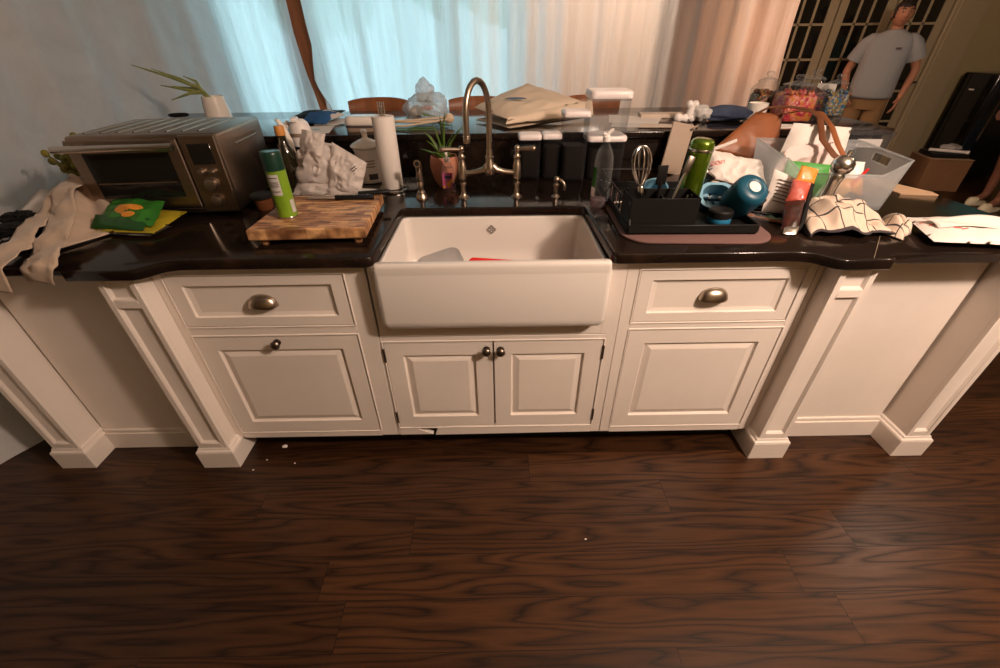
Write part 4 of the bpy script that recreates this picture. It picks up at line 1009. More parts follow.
MB().rbox(-.089, .089, -.054, .054, .026, .068, .035, .012, top=.93).build('lid', M_['ceramic'], t, angle=60)
t = thing('green_clip', 'small bright green clip behind the white tub', 'clip', (-.645, 2.62, ZB))
MB().box(-.035, .035, -.008, .008, 0, .014, .004, 2).build('jaw', M_['green'], t); MB().tube([(-.03, 0, .012), (0, 0, .026), (.03, 0, .012)], .005, 8).build('spring_arm', M_['green'], t)
# raffia-like cords and a clear bag of flowers
t = thing('flower_bag', 'clear film bag of cut flowers standing on the bar left of faucet', 'bag', (-.335, 2.42, ZB)); off = t.location.copy()
b = MB()
b.ico((-.345, 2.42, 1.165), (.110, .070, .078), 4, lambda p: 1 + .22 * nz(p, 1.5, 21) + .10 * (ridged(p, 2.2, 22) - .7))
b.ico((-.345, 2.42, 1.235), (.045, .032, .062), 4, lambda p: 1 + .2 * nz(p, 1.6, 25) + .08 * (ridged(p, 2.2, 26) - .7)); b.flatten(ZB + .001); b.build('film', M_['filmbag'], t, off=off, angle=60)
for k, (p0, p1, p2) in enumerate((((-.39, 2.40, 1.205), (-.33, 2.38, 1.205), (-.25, 2.39, 1.165)), ((-.385, 2.39, 1.19), (-.35, 2.36, 1.15), (-.26, 2.37, 1.13)), ((-.30, 2.40, 1.12), (-.27, 2.37, 1.10), (-.21, 2.36, 1.098)))):
    MB().tube([p0, p1, p2], [.006, .014, .003], 8, flat=.4).build('leaf', mat('bag_leaf%d' % k, (.02, .15, .06), .5) if k == 0 else M_['leaf'], t, off=off)
MB().ico((-.40, 2.42, 1.15), (.035, .03, .03), 3, lambda p: 1 + .3 * nz(p, 3, 4)).build('bloom', M_['canvas'], t, off=off)
MB().ico((-.335, 2.375, 1.175), (.030, .015, .012), 3, lambda p: 1 + .3 * nz(p, 3, 6)).build('bloom', mat('dusky_pink_petal', (.50, .18, .15), .7), t, off=off)
t = thing('raffia_bundle', 'pale raffia strands lying on the bar in front of the film bag', 'raffia', (-.42, 2.33, ZB))
for k, (a, bq, c) in enumerate((((-.20, .10, .012), (-.02, -.01, .030), (.19, .03, .030)), ((-.19, .01, .010), (-.02, -.06, .020), (.19, .0, .040)), ((-.17, .03, .022), (.02, .01, .036), (.20, .04, .046)))):
    MB().tube([a, V(a).lerp(V(bq), .5) + V((0, 0, .004)), bq, V(bq).lerp(V(c), .5), c], .0048, 8).build('strand', M_['raffia'], t)
MB().ico((.195, .02, .040), (.022, .018, .022), 3, lambda p: 1 + .3 * nz(p, 3, 2)).build('knot', M_['raffia'], t)
for k, (dx, dy) in enumerate(((0, 0), (.02, -.05))):
    MB().tube([(-.20 + dx, .02 + dy, .006), (-.05 + dx, -.04 + dy, .008), (.12 + dx, -.02 + dy, .006)], .0028, 6).build('thin_stem', M_['leaf'], t)
# canvas tote
t = thing('tote_bag', 'beige canvas tote bag with a small blue print lying on the bar', 'tote bag', (.22, 2.55, ZB)); off = t.location.copy()
pillow((-.115, 2.68, 1.140), (.075, 2.275, 1.130), (.49, 2.66, 1.165), (.20, 2.92, 1.235), .030, (-.1, -.5, 1), 26, 26, .010, 7, 31, .5).build('front_panel', M_['canvas'], t, off=off, angle=60)
pillow((.055, 2.275, 1.112), (.54, 2.56, 1.110), (.545, 2.66, 1.175), (.07, 2.30, 1.140), .016, (.4, -.8, .3), 24, 10, .008, 10, 35, .5).build('side_gusset', M_['canvas'], t, off=off, angle=60)
pillow((-.10, 2.60, 1.092), (.075, 2.285, 1.092), (.50, 2.62, 1.094), (.16, 2.86, 1.094), .014, (0, 0, 1), 16, 16, .004, 10, 37, .4, 1., .02).build('lower_fold', M_['canvas'], t, off=off, angle=60)
b = MB(); Mt = Matrix.Translation((.115, 2.545, 1.196)) @ Matrix.Rotation(math.radians(-8), 4, 'Z') @ Matrix.Rotation(math.radians(22), 4, 'X')
b.ball((0, 0, 0), (.060, .011, .002), 16, None); bmesh.ops.transform(b.bm, matrix=Mt, verts=b.bm.verts); b.build('print', mat('print_blue', (.10, .16, .22), .9), t, off=off)
# cheque-book style papers on the bar
def card(poly, z, lab, m, name='envelope', cat='envelope', h=.002):
    return tag(MB().prism(poly, z, z + h).build(name, m, smooth=False), lab, cat)
card([(.60, 2.44), (.83, 2.36), (.92, 2.56), (.66, 2.70)], ZB, 'cream envelope lying behind the biggest canister', M_['paper'])
card([(.58, 2.30), (.80, 2.25), (.86, 2.33), (.62, 2.42)], ZB, 'open magazine page with grey print nearest the bar edge', M_['label'], 'magazine', 'magazine', .004)
card([(.70, 2.25), (.92, 2.235), (.96, 2.30), (.76, 2.36)], ZB + .0045, 'small pink and cream card on top of the magazine', M_['tan'], 'postcard', 'card')
tag(place(MB().box(-.12, .12, -.05, .05, 0, .020, .005, 2).build('paper_box', M_['tan']), (.93, 2.60, ZB), (0, 0, -.12)), 'flat cream box lying on the bar behind the magazine', 'box')
t = thing('dog_bone', 'white knobbly chew bone standing on the bar beside navy cloth', 'chew bone', (1.005, 2.42, ZB))
b = MB(); b.tube([(.0, 0, .016), (.01, 0, .08)], [.016, .017], 12); b.ball((-.016, 0, .018), .020, 12); b.ball((.018, 0, .018), .019, 12); b.ball((-.004, 0, .082), .019, 12); b.ball((.024, 0, .082), .018, 12); b.ball((-.055, -.01, .022), .022, 12); b.tube([(-.055, -.01, .02), (-.02, 0, .018)], .016, 10)
b.build('bone', M_['white'], t)
t = thing('navy_sweater', 'rolled navy garment with a pale sleeve end on the bar', 'clothing', (1.20, 2.44, ZB)); off = t.location.copy()
b = MB(); b.ico((1.205, 2.44, 1.125), (.130, .065, .038), 4, lambda p: 1 + .18 * nz(p, 2.2, 3)); b.flatten(ZB + .001); b.build('roll', M_['navy'], t, off=off, angle=60)
b = MB(); b.ico((1.07, 2.43, 1.128), (.055, .05, .040), 4, lambda p: 1 + .25 * nz(p, 2.2, 6)); b.flatten(ZB + .001); b.build('cuff', M_['label'], t, off=off, angle=60)
t = thing('candle', 'small white candle cup between navy garment and candy jars', 'candle', (1.388, 2.48, ZB))
rows = [[V((r * math.cos(2 * PI * k / 28), r * math.sin(2 * PI * k / 28), z)) for k in range(28)] for r, z in ((.001, 0), (.038, 0), (.044, .004), (.048, .078), (.045, .079), (.044, .064), (.001, .063))]
b = MB(); b.loft(rows, False, False); b.build('cup', M_['ceramic'], t)
MB().tube([(0, 0, .063), (0, 0, .074)], .0015, 6).build('wick', M_['ink'], t)
# ================================================================== RIGHT OF THE SINK: DRYING MAT AND DISH RACK
t = tag(MB().rbox(-.245, .245, -.32, .32, 0, .009, .09, .003, n=10).build('drying_mat', M_['matpad'], angle=60), 'purple brown drying mat under the black dish rack', 'mat'); place(t, (.668, 1.565, ZC), (0, 0, math.radians(-3)))
ZM = ZC + .0092
t = thing('dish_rack', 'black plastic dish rack with a boxy utensil caddy at its front', 'dish rack', (.640, 1.56, ZM), (0, 0, math.radians(-1.5)))
b = MB(); x0, x1, y0, y1 = -.205, .215, -.255, .25
b.box(x0, x1, y0, y1, .008, .013, .002, 1)
for a in ((x0, x1, y0 - .004, y0 + .004), (x0, x1, y1 - .004, y1 + .004), (x0 - .004, x0 + .004, y0, y1), (x1 - .004, x1 + .004, y0, y1)): b.box(*a, .006, .034, .002, 1)
b.build('tray', M_['rack'], t)
for sx in (x0 + .012, x1 - .012):
    for sy in (y0 + .012, y1 - .012): MB().box(sx - .012, sx + .012, sy - .012, sy + .012, 0, .014, .003, 1).build('foot', M_['rubber'], t)
b = MB()
for sx in (x0 + .003,):
    b.tube([(sx, y0, .03), (sx, y0 + .03, .085), (sx, y1 - .03, .085), (sx, y1, .03)], .004, 8)
b.tube([(x0, y1 - .005, .085), (x0 + .2, y1 - .005, .085)], .004, 8)
b.build('rim_wire', M_['rack'], t)
for k in range(9):
    yy = y0 + .13 + k * .042
    b = MB(); b.tube([(x0 + .005, yy, .012), (x0 + .005, yy, .080)], .0025, 6); b.tube([(x0 + .01, yy, .012), (x0 + .09, yy, .016), (x0 + .095, yy, .055)], .0022, 6); b.build('tine', M_['steel'] if k in (2, 4) else M_['rack'], t)
def obox(b, x0, x1, y0, y1, z0, z1, w):
    b.box(x0, x1, y0, y1, z0, z0 + w); b.box(x0, x1, y0, y0 + w, z0, z1, .0012, 1); b.box(x0, x1, y1 - w, y1, z0, z1, .0012, 1); b.box(x0, x0 + w, y0, y1, z0, z1, .0012, 1); b.box(x1 - w, x1, y0, y1, z0, z1, .0012, 1)
b = MB(); obox(b, -.205, .012, -.248, -.135, .014, .116, .003); b.box(-.098, -.095, -.245, -.138, .017, .110); b.build('utensil_caddy', M_['rack'], t)
cz = ZM + .018   # caddy floor
# whisk
t = thing('whisk', 'steel balloon whisk standing head up in the black caddy', 'whisk', (.485, 1.378, cz), (0, math.radians(-8), 0))
MB().lathe([(.006, 0), (.010, .01), (.0095, .09), (.011, .118), (.007, .124)], 18).build('handle', M_['steel'], t)
for k in range(6):
    a = PI * k / 6; c, s = math.cos(a), math.sin(a)
    pts = []
    for q in range(13):
        f = q / 12; an = -PI / 2 + PI * f
        zz = .118 + .125 * math.sin(PI * f) ** .62; rr = .043 * math.sin(an) * (.35 + .65 * math.sin(PI * f) ** .5) if 0 < q < 12 else .006 * (-1 if q == 0 else 1)
        pts.append((rr * c, rr * s, zz))
    MB().tube(pts, .0018, 6).build('wire', M_['steel'], t)
# other utensils
def stick(name, lab, cat, p0, p1, r, m, extra=None, flat=1.):
    t = thing(name, lab, cat, p0); v = V(p1) - V(p0)
    MB().tube([(0, 0, 0), v * .5, v], [r * .9, r, r * .8], 10, flat=flat).build('handle', m, t)
    if extra: extra(t, v)
    return t
def spat(t, v):
    M = Matrix.Translation(v) @ orient(v, (1, 0, 0)); b = MB(); b.rbox(-.016, .016, -.003, .003, -.01, .05, .0025, .002, M=M); b.build('blade', M_['black'], t)
stick('spatula', 'slim black spatula standing just right of the whisk', 'spatula', (.533, 1.380, cz), (.528, 1.372, cz + .135), .007, M_['black'], spat)
def peel(t, v):
    M = Matrix.Translation(v) @ orient(v, (1, 0, 0)); b = MB(); b.box(-.011, .011, -.004, .004, -.005, .050, .003, 2, M=M); b.build('head', M_['pewter'], t)
stick('peeler', 'grey handled peeler leaning right in the caddy beside the green bottle', 'peeler', (.560, 1.372, cz), (.612, 1.40, cz + .155), .0055, M_['steel'], peel)
def tong(t, v):
    for s in (-1, 1): MB().tube([v * .5, v * .8 + V((s * .012, 0, 0)), v + V((s * .006, 0, .02))], [.004, .007, .005], 8, flat=.5).build('jaw', M_['steel'], t)
stick('tongs', 'short steel tongs between the peeler and the green bottle', 'tongs', (.600, 1.362, cz), (.628, 1.362, cz + .075), .006, M_['steel'], tong)
# pale blue cup behind the caddy
t = thing('silicone_cup', 'pale blue silicone cup lying in the rack behind the whisk', 'cup', (.580, 1.545, ZM + .020), (math.radians(35), math.radians(-18), 0))
rows = [[V((r * math.cos(2 * PI * k / 30), r * math.sin(2 * PI * k / 30), z)) for k in range(30)] for r, z in ((.001, 0), (.030, 0), (.040, .010), (.046, .090), (.048, .094), (.043, .092), (.036, .012), (.001, .006))]
b = MB(); b.loft(rows, False, False); b.build('cup', M_['lblue'], t)
rows = [[V((r * math.cos(2 * PI * k / 30), r * math.sin(2 * PI * k / 30), z)) for k in range(30)] for r, z in ((.0415, .030), (.0445, .031), (.0455, .048), (.0425, .049))]
MB().loft(rows, False, False).build('sleeve', mat('mid_blue_sleeve', (.03, .15, .27), .5), t)
# green bottle
t = thing('metal_water_bottle', 'shiny green metal bottle standing upside down in the rack', 'bottle', (.668, 1.475, ZM + .0135), (0, math.radians(3), 0))
MB().lathe([(.020, 0), (.022, .004), (.022, .030), (.034, .050), (.0385, .060), (.0385, .222), (.0375, .232), (.033, .242), (.024, .247), (.010, .248)], 36).build('body', M_['mgreen'], t)
MB().lathe([(.0388, .208), (.0392, .209), (.0392, .216), (.0388, .217)], 36, cap=False).build('pale_ring', M_['steel'], t)
MB().lathe([(.001, -.0005), (.024, 0), (.024, .026), (.001, .027)], 28).build('cap', M_['black'], t)
# steel jigger-like cup
t = thing('steel_cup', 'small flared steel cup tipped over behind the green bottle', 'cup', (.765, 1.640, ZM + .030), (math.radians(8), math.radians(28), 0))
rows = [[V((r * math.cos(2 * PI * k / 28), r * math.sin(2 * PI * k / 28), z)) for k in range(28)] for r, z in ((.001, 0), (.024, 0), (.021, .02), (.021, .06), (.028, .090), (.029, .091), (.025, .088), (.018, .06), (.001, .02))]
b = MB(); b.loft(rows, False, False); b.build('cup', M_['steel'], t)
MB().tube([(.02, 0, .07), (.05, 0, .082)], .004, 8, flat=.5).build('tab', M_['pewter'], t)
# pale blue lunch tub
t = thing('lunch_tub', 'pale blue open tub tipped towards the room beside the green bottle', 'tub', (.790, 1.545, ZM + .022), (math.radians(48), 0, math.radians(-8)))
b = MB(); rows = [rrect(-.055 + i, .055 - i, -.045 + i, .045 - i, .035, z) for i, z in ((.016, 0), (.008, .003), (0, .070), (-.002, .074), (.007, .074), (.011, .012), (.03, .008))]
b.loft(rows, True, True); b.build('tub', M_['lblue'], t, angle=60)
b = MB(); b.box(-.035, .035, -.004, .004, .030, .050, .003, 2); b.build('divider', M_['teal'], t)
for s in (-1, 1): MB().ball((s * .018, -.0, .053), .005, 10).build('stud', M_['white'], t)
t = thing('lidded_cup', 'small blue cup with a black band tucked under the pale tub', 'cup', (.752, 1.375, ZM + .0135))
MB().lathe([(.034, 0), (.037, .004), (.037, .020), (.036, .022)], 30).build('base', mat('bright_blue', (.02, .16, .30), .4), t)
MB().lathe([(.0365, .022), (.039, .024), (.039, .042), (.034, .047), (.01, .048)], 30).build('band', M_['black'], t)
# teal bottle upside down
t = thing('teal_bottle', 'short teal bottle standing upside down with a white disc on its base', 'bottle', (.826, 1.465, ZM + .026), (math.radians(40), math.radians(7), 0))
MB().lathe([(.030, 0), (.034, .004), (.036, .018), (.052, .030), (.0555, .040), (.0555, .118), (.052, .130), (.044, .138), (.030, .140), (.028, .1385), (.010, .1385)], 40).build('body', M_['teal'], t)
MB().lathe([(.001, .138), (.0195, .138), (.0195, .1402), (.018, .1408), (.001, .1408)], 30).build('disc', M_['white'], t)
# leaning pale board with a hang hole
t = thing('serving_board', 'pale cutting board with a hang hole leaning on the bar edge', 'cutting board', (.835, 2.085, ZC + .002), (math.radians(-14.5), math.radians(11), 0))
b = MB(); b.rbox(-.052, .052, -.006, .006, 0, .222, .005, .003); b.tube([(.045, 0, .205), (.066, 0, .222), (.072, 0, .205)], [.012, .013, .008], 10, flat=.5); b.build('board', mat('worn_board', (.36, .27, .20), .6, var=.06), t)
MB().cyl((.040, -.0068, .200), .0055, .002, 16, 'Y').build('hang_hole', M_['black'], t)

# leather tote slumped against the bar
t = thing('leather_tote', 'slumped tan leather tote with long straps leaning on the bar', 'handbag', (1.17, 2.06, ZC)); off = t.location.copy()
pillow((.990, 2.04, 1.030), (1.285, 2.01, .955), (1.312, 2.125, 1.160), (1.190, 2.13, 1.172), .022, (0, -1, .3), 30, 28, .003, 8, 41, .28, 1., .35).build('body', M_['leather'], t, off=off, angle=60)
pillow((1.08, 2.04, .922), (1.270, 2.03, .918), (1.285, 2.015, .962), (1.03, 2.045, 1.030), .022, (0, -1, .1), 18, 10, .003, 8, 43, .35, .5, .5).build('base', M_['leather'], t, off=off, angle=60)
b = MB(); b.tube([(1.19, 2.12, 1.166), (1.235, 2.12, 1.190), (1.29, 2.06, 1.200), (1.325, 1.97, 1.198), (1.310, 1.87, 1.185), (1.280, 1.765, 1.120), (1.300, 1.70, 1.078), (1.340, 1.655, 1.045)], .012, 10, flat=.3); b.build('strap', M_['leather_d'], t, off=off)
b = MB(); b.tube([(1.30, 2.12, 1.160), (1.345, 2.06, 1.184), (1.365, 1.95, 1.190), (1.345, 1.83, 1.155), (1.332, 1.74, 1.105), (1.335, 1.68, 1.068), (1.345, 1.648, 1.040)], .012, 10, flat=.3); b.build('strap', M_['leather'], t, off=off)

# crumpled white bag with red print
t = thing('printed_bag', 'crumpled white takeaway bag with red print by the leather tote', 'paper bag', (1.02, 1.80, ZC)); off = t.location.copy()
ub = pillow((.850, 1.71, .995), (1.060, 1.64, .955), (1.090, 1.80, 1.030), (.862, 1.82, 1.078), .016, (0, -.8, 1), 34, 30, .016, 10, 51, .32, 1., 1.2); L_, n_ = on_surface(ub.bm, 718, 163); ub.build('upper', M_['paper'], t, off=off, angle=30)
pillow((.90, 1.74, .920), (1.035, 1.645, .922), (1.045, 1.69, .985), (.86, 1.76, 1.02), .022, (0, -1, .3), 26, 16, .014, 10, 53, .5).build('side', M_['paper'], t, off=off, angle=30)
b = MB(); b.tube([(.86, 1.80, 1.078), (.91, 1.79, 1.098), (.955, 1.785, 1.118)], .0065, 8); b.build('handle_roll', M_['paper'], t, off=off)
text('print', 'COM', .022, Matrix.Translation(-off) @ lay(L_, n_, math.radians(4), .002), M_['redink'], t)

# translucent storage tub, turned a little
th = math.radians(-11)
t = thing('storage_tub', 'translucent plastic storage tub with hand slot holding bags and packets', 'storage bin', (1.290, 1.735, ZC), (0, 0, th))
W, D, H = .200, .180, .180
def tp(x, y, z): k = .90 + .10 * z / H; return V((x * k, y * k, z))
def wall(p, q, hp, hq, hole=None):
    """side wall from p to q (bottom corners), heights hp, hq, with a dip profile"""
    pass
b = MB(); b.grid(lambda u, v: tp(lerp(-W, W, u), lerp(-D, D, v), .002), 4, 4)
b.grid(lambda u, v: tp(lerp(-W, W, u), D, H * v), 10, 8)                       # back
b.grid(lambda u, v: tp(-W, lerp(-D, D, u), H * v * lerp(.97, 1, u)), 10, 8)     # left end
def dip(s): return piece(s, [(0, 1), (.10, .80), (.16, .70), (.84, .70), (.90, .80), (1, 1)])
b.grid(lambda u, v: tp(lerp(-W, W, u), -D, H * v * dip(u)), 40, 8)               # front, lower in the middle
# right end with the hand slot cut out
NU, NV = 32, 20; tm = bmesh.new(); G = [[tm.verts.new(tp(W, lerp(-D, D, i / NU), H * j / NV)) for j in range(NV + 1)] for i in range(NU + 1)]
for i in range(NU):
    for j in range(NV):
        u, v = (i + .5) / NU, (j + .5) / NV
        if abs(u - .47) < .17 - (.03 if abs(v - .82) > .06 else 0) and abs(v - .82) < .085: continue
        tm.faces.new((G[i][j], G[i + 1][j], G[i + 1][j + 1], G[i][j + 1]))
b._merge(tm); bmesh.ops.remove_doubles(b.bm, verts=b.bm.verts, dist=.0008)
b.build('walls', M_['frost'], t, angle=40, solid=.0022)
b = MB(); b.tube([tp(W, -D, H), tp(W, D, H), tp(-W, D, H), tp(-W, -D, H * .97)], .0032, 8); b.tube([tp(lerp(-W, W, k / 30), -D, H * dip(k / 30)) for k in range(31)], .0032, 8)
b.build('rim', M_['frost'], t)
R3 = Matrix.Rotation(th, 4, 'Z'); TC = V((1.290, 1.735, ZC))
def tw(x, y, z): return R3 @ V((x, y, 0)) + TC + V((0, 0, z))
def pouch(name, lab, cat, c, m, bulge=.02, crinkle=.006, sd=0, nrm=None, group=None):
    P = [tw(*p) for p in c]; o = (P[0] + P[2]) / 2; o.z = min(p.z for p in P)
    b = pillow(*P, bulge, nrm, 16, 16, crinkle, 18, sd)
    t = tag(b.build(name, m, angle=50), lab, cat, group)
    me = t.data; me.transform(Matrix.Translation(-o)); t.location = o
    return t
pouch('paper_bag', 'tall white paper bag sticking up from the storage tub', 'paper bag', [(-.15, .07, .03), (.13, .09, .02), (.12, .13, .235), (-.10, .12, .250)], M_['paper'], .03, .014, 61)
pouch('tissue_sheet', 'pale pink tissue folded at the left of the tub', 'tissue', [(-.17, .02, .05), (.02, .06, .04), (.06, .08, .190), (-.12, .05, .170)], mat('pale_pink_paper', (.74, .58, .54), .8), .02, .014, 63)
pouch('green_pouch', 'bright green pouch inside the storage tub', 'pouch', [(-.165, -.10, .012), (.02, -.09, .012), (.0, -.07, .135), (-.15, -.06, .145)], mat('grass_green', (.06, .30, .05), .5), .02, .006, 65)
pouch('orange_pouch', 'orange pouch inside the tub beside the pepper mill', 'pouch', [(.0, -.10, .012), (.15, -.09, .012), (.14, -.06, .085), (.02, -.06, .085)], M_['orange'], .02, .006, 67)
pouch('white_box_bag', 'small white packet under the hand slot inside the tub', 'packet', [(.09, .0, .010), (.17, -.02, .010), (.165, .02, .130), (.09, .04, .130)], M_['white'], .015, .004, 69)
b = MB(); 
for k in range(4): b.tube([tw(.06 + .03 * k, -.13 + .01 * k, .012), tw(.09 + .02 * k, -.11, .045 - .006 * k), tw(.14, -.10 + .02 * k, .014)], .006, 8)
tag(b.build('cable_bundle', M_['rubber']), 'bundle of black cables at the bottom of the storage tub', 'cables')
tag(MB().tube([tw(.060, -.10, .02), tw(.135, -.07, .125)], .005, 8).build('red_pen', M_['red']), 'thin red pen standing in the storage tub', 'pen')

# pepper mill
t = mill = thing('pepper_mill', 'chrome pepper mill with a narrow waist leaning before the storage tub', 'pepper mill', (1.185, 1.515, ZC + .001), (0, math.radians(7), 0))
MB().lathe([(.026, 0), (.029, .003), (.029, .012), (.026, .022), (.0205, .055), (.0175, .085), (.019, .108), (.022, .122), (.020, .127), (.019, .131)], 32).build('body', M_['steel'], t)
MB().lathe([(.020, .131), (.027, .137), (.032, .150), (.031, .164), (.023, .177), (.012, .183)], 32).build('head', M_['steel'], t)
MB().lathe([(.006, .181), (.005, .186), (.009, .190), (.008, .196), (.002, .199)], 18).build('nut', M_['steel'], t)
mill.scale = (1.12, 1.12, 1.10)
# checked tea towel in a heap
t = thing('tea_towel', 'cream tea towel with dark checks heaped before the storage tub', 'towel', (1.16, 1.38, ZC)); off = t.location.copy()
def heap(u, v):
    x = lerp(1.022, 1.305, u); y = lerp(1.268 + .012 * math.sin(u * 7 + 1) + .006 * math.sin(u * 19), 1.47, v)
    d = math.sin(PI * min(1, max(0, u))) ** .45 * math.sin(PI * min(1, max(0, v * .96 + .02))) ** .5
    hgt = .072 * d * (1 + .25 * math.sin(u * 6 + 1)) + .008 * d * math.sin(u * 21 + 6 * v) + .034 * d * (ridged((x, y, 0), 7, 3) - .6) + .005 * d * math.sin(v * 17 + 8 * u)
    return (x + .020 * nz((x, y, 1), 11, 4), y + .045 * d + .02 * d * nz((x, y, 8), 13, 2), ZC + .0035 + max(0, hgt))
MB().grid(heap, 70, 50).build('heap', M_['plaid'], t, off=off, angle=180, solid=.003)
def tail(u, v):
    p = V((1.265, 1.33, 0)).lerp(V((1.292, 1.243, 0)), v) .lerp(V((1.375, 1.44, 0)).lerp(V((1.405, 1.345, 0)), v), u * (1 - .1 * v))
    d = math.sin(PI * v) ** .6 * (1 - .35 * u) * (u * 3 if u < .33 else 1)
    h = .042 * d + .014 * d * math.sin(u * 15 + v * 6) + .010 * d * nz((p.x, p.y, 3), 14, 2)
    return (p.x, p.y + .02 * nz((p.x, p.y, 5), 12, 7), ZC + .0035 + max(0, h))
o = MB().grid(tail, 40, 26).build('tail', M_['plaid'], t, off=off, angle=180, solid=.003)
for q in o.data.uv_layers[0].data: q.uv = (q.uv[0] * .55 + .05, q.uv[1] * .55 + .05)
# white packet with printed lines, orange snack pouch
t = thing('white_packet', 'white packet with printed grey lines propped between teal bottle and snack pouch', 'packet', (1.03, 1.50, ZC)); off = t.location.copy()
pillow((.968, 1.500, .930), (1.062, 1.478, .925), (1.062, 1.505, 1.040), (.985, 1.535, 1.070), .010, (0, -1, .3), 16, 16, .002, 20, 71, .5).build('pouch', M_['paper'], t, off=off, angle=50)
b = MB()
for k in range(7):
    z = .965 + k * .0115; f = (z - .93) / .12
    b.box(-.032, .030, -.0006, .0006, -.0014, .0014, M=Matrix.Translation((1.018 + .008 * f, 1.4795 + .026 * f, z)) @ Matrix.Rotation(math.radians(14), 4, 'Y') @ Matrix.Rotation(math.radians(-16), 4, 'Z'))
b.build('printed_lines', M_['ink'], t, off=off, smooth=False)
t = thing('snack_pouch', 'orange, red and brown snack pouch leaning before the white packet', 'snack bag', (1.02, 1.42, ZC)); off = t.location.copy()
pillow((.955, 1.345, .922), (.998, 1.322, .922), (1.045, 1.41, 1.000), (.992, 1.43, .990), .013, (-.5, -1, .4), 14, 16, .004, 20, 81, .45).build('dark_lower_half', mat('brown_wrapper', (.075, .018, .010), .3, coat=.3, col2=(.02, .008, .006), vscale=22), t, off=off, angle=50)
pillow((.992, 1.428, .986), (1.046, 1.408, .996), (1.078, 1.455, 1.045), (1.020, 1.47, 1.052), .012, (-.5, -1, .4), 14, 16, .004, 20, 82, .45).build('red_front', mat('red_wrapper', (.42, .050, .012), .3, coat=.3, col2=(.50, .12, .10), vscale=12), t, off=off, angle=50)
pillow((.998, 1.320, .921), (1.015, 1.335, .921), (1.094, 1.465, 1.045), (1.074, 1.452, 1.045), .008, (.6, -1, .3), 8, 20, .003, 20, 83, .5).build('dark_side', M_['rubber'], t, off=off, angle=50)
pillow((1.022, 1.462, 1.042), (1.082, 1.450, 1.040), (1.100, 1.478, 1.080), (1.045, 1.490, 1.092), .006, (-.3, -1, .6), 12, 12, .003, 24, 85, .4).build('torn_top', M_['orange'], t, off=off, angle=50)
pillow((.945, 1.315, .918), (.985, 1.305, .918), (1.015, 1.345, .935), (.975, 1.36, .935), .007, (0, -.5, 1), 12, 10, .003, 24, 87, .5).build('foil_end', M_['foil'], t, off=off, angle=50)
b = MB(); b.tube([(.94, 1.56, ZC + .006), (1.00, 1.53, ZC + .010), (1.05, 1.52, ZC + .006), (1.0, 1.60, ZC + .006), (.95, 1.61, ZC + .006)], .006, 8); b.box(1.035, 1.075, 1.505, 1.535, ZC + .001, ZC + .02, .004, 2)
tag(b.build('charger_cable', M_['rubber']), 'short black cable with plug between teal bottle and snack pouch', 'cable')
t = thing('wooden_spoon', 'wooden spoon lying on the counter right of the drying mat', 'spoon', (.945, 1.46, ZC), (0, 0, math.radians(-42)))
MB().tube([(-.02, 0, .006), (.06, 0, .006), (.13, 0, .007)], [.005, .006, .005], 8).build('handle', M_['wood_b'], t); MB().ball((-.045, 0, .008), (.030, .020, .007), 14).build('bowl', M_['wood_b'], t)
t = thing('clear_food_box', 'small flat clear plastic box beside the foil end of the snack pouch', 'box', (.925, 1.455, ZC))
MB().rbox(-.035, .04, -.035, .035, 0, .010, .014, .002).build('rim', M_['clear'], t); MB().rbox(-.03, .03, -.026, .026, .010, .016, .012, .002).build('dome', M_['clear'], t)
# white paper bag with red print, right end
t = thing('white_paper_bag', 'flat white paper bag with faint red print at the right counter end', 'paper bag', (1.55, 1.28, ZC)); off = t.location.copy()
wb = pillow((1.335, 1.195, .934), (1.78, 1.130, .930), (1.80, 1.30, .952), (1.415, 1.400, .936), .022, (0, -.2, 1), 34, 22, .005, 9, 91, .45, 1., .75); wbm = wb.bm.copy(); wb.build('pouch', M_['paper'], t, off=off, angle=50)
b = MB(); b.grid(lambda u, v: V((lerp(1.40, 1.74, u), lerp(1.285, 1.20, u) + lerp(-.02, .045, v), .950 + .014 * math.sin(PI * u) + .012 * v + .005 * math.sin(9 * u + 4 * v))), 26, 8); b.build('fold', M_['paper'], t, off=off, angle=180, solid=.0015)
b = MB()
for k, (px_, py_) in enumerate(((924, 223), (932, 225), (940, 223.5), (950, 226), (958, 228), (965, 229))):
    L_, n_ = on_surface(wbm, px_, py_)
    if L_ is not None: b.box(-.010, .010, -.0022, .0022, 0, .0006, M=lay(L_, n_, math.radians((-20, 14, -8, 25, -16, 8)[k]), .0015))
b.build('red_print', M_['redink'], t, off=off, smooth=False)
card([(1.665, 1.725), (1.800, 1.700), (1.810, 1.745), (1.72, 1.95), (1.66, 1.93)], ZC, 'tan cardboard piece lying at the right end of the counter', M_['card'], 'cardboard_piece', 'cardboard', .004)

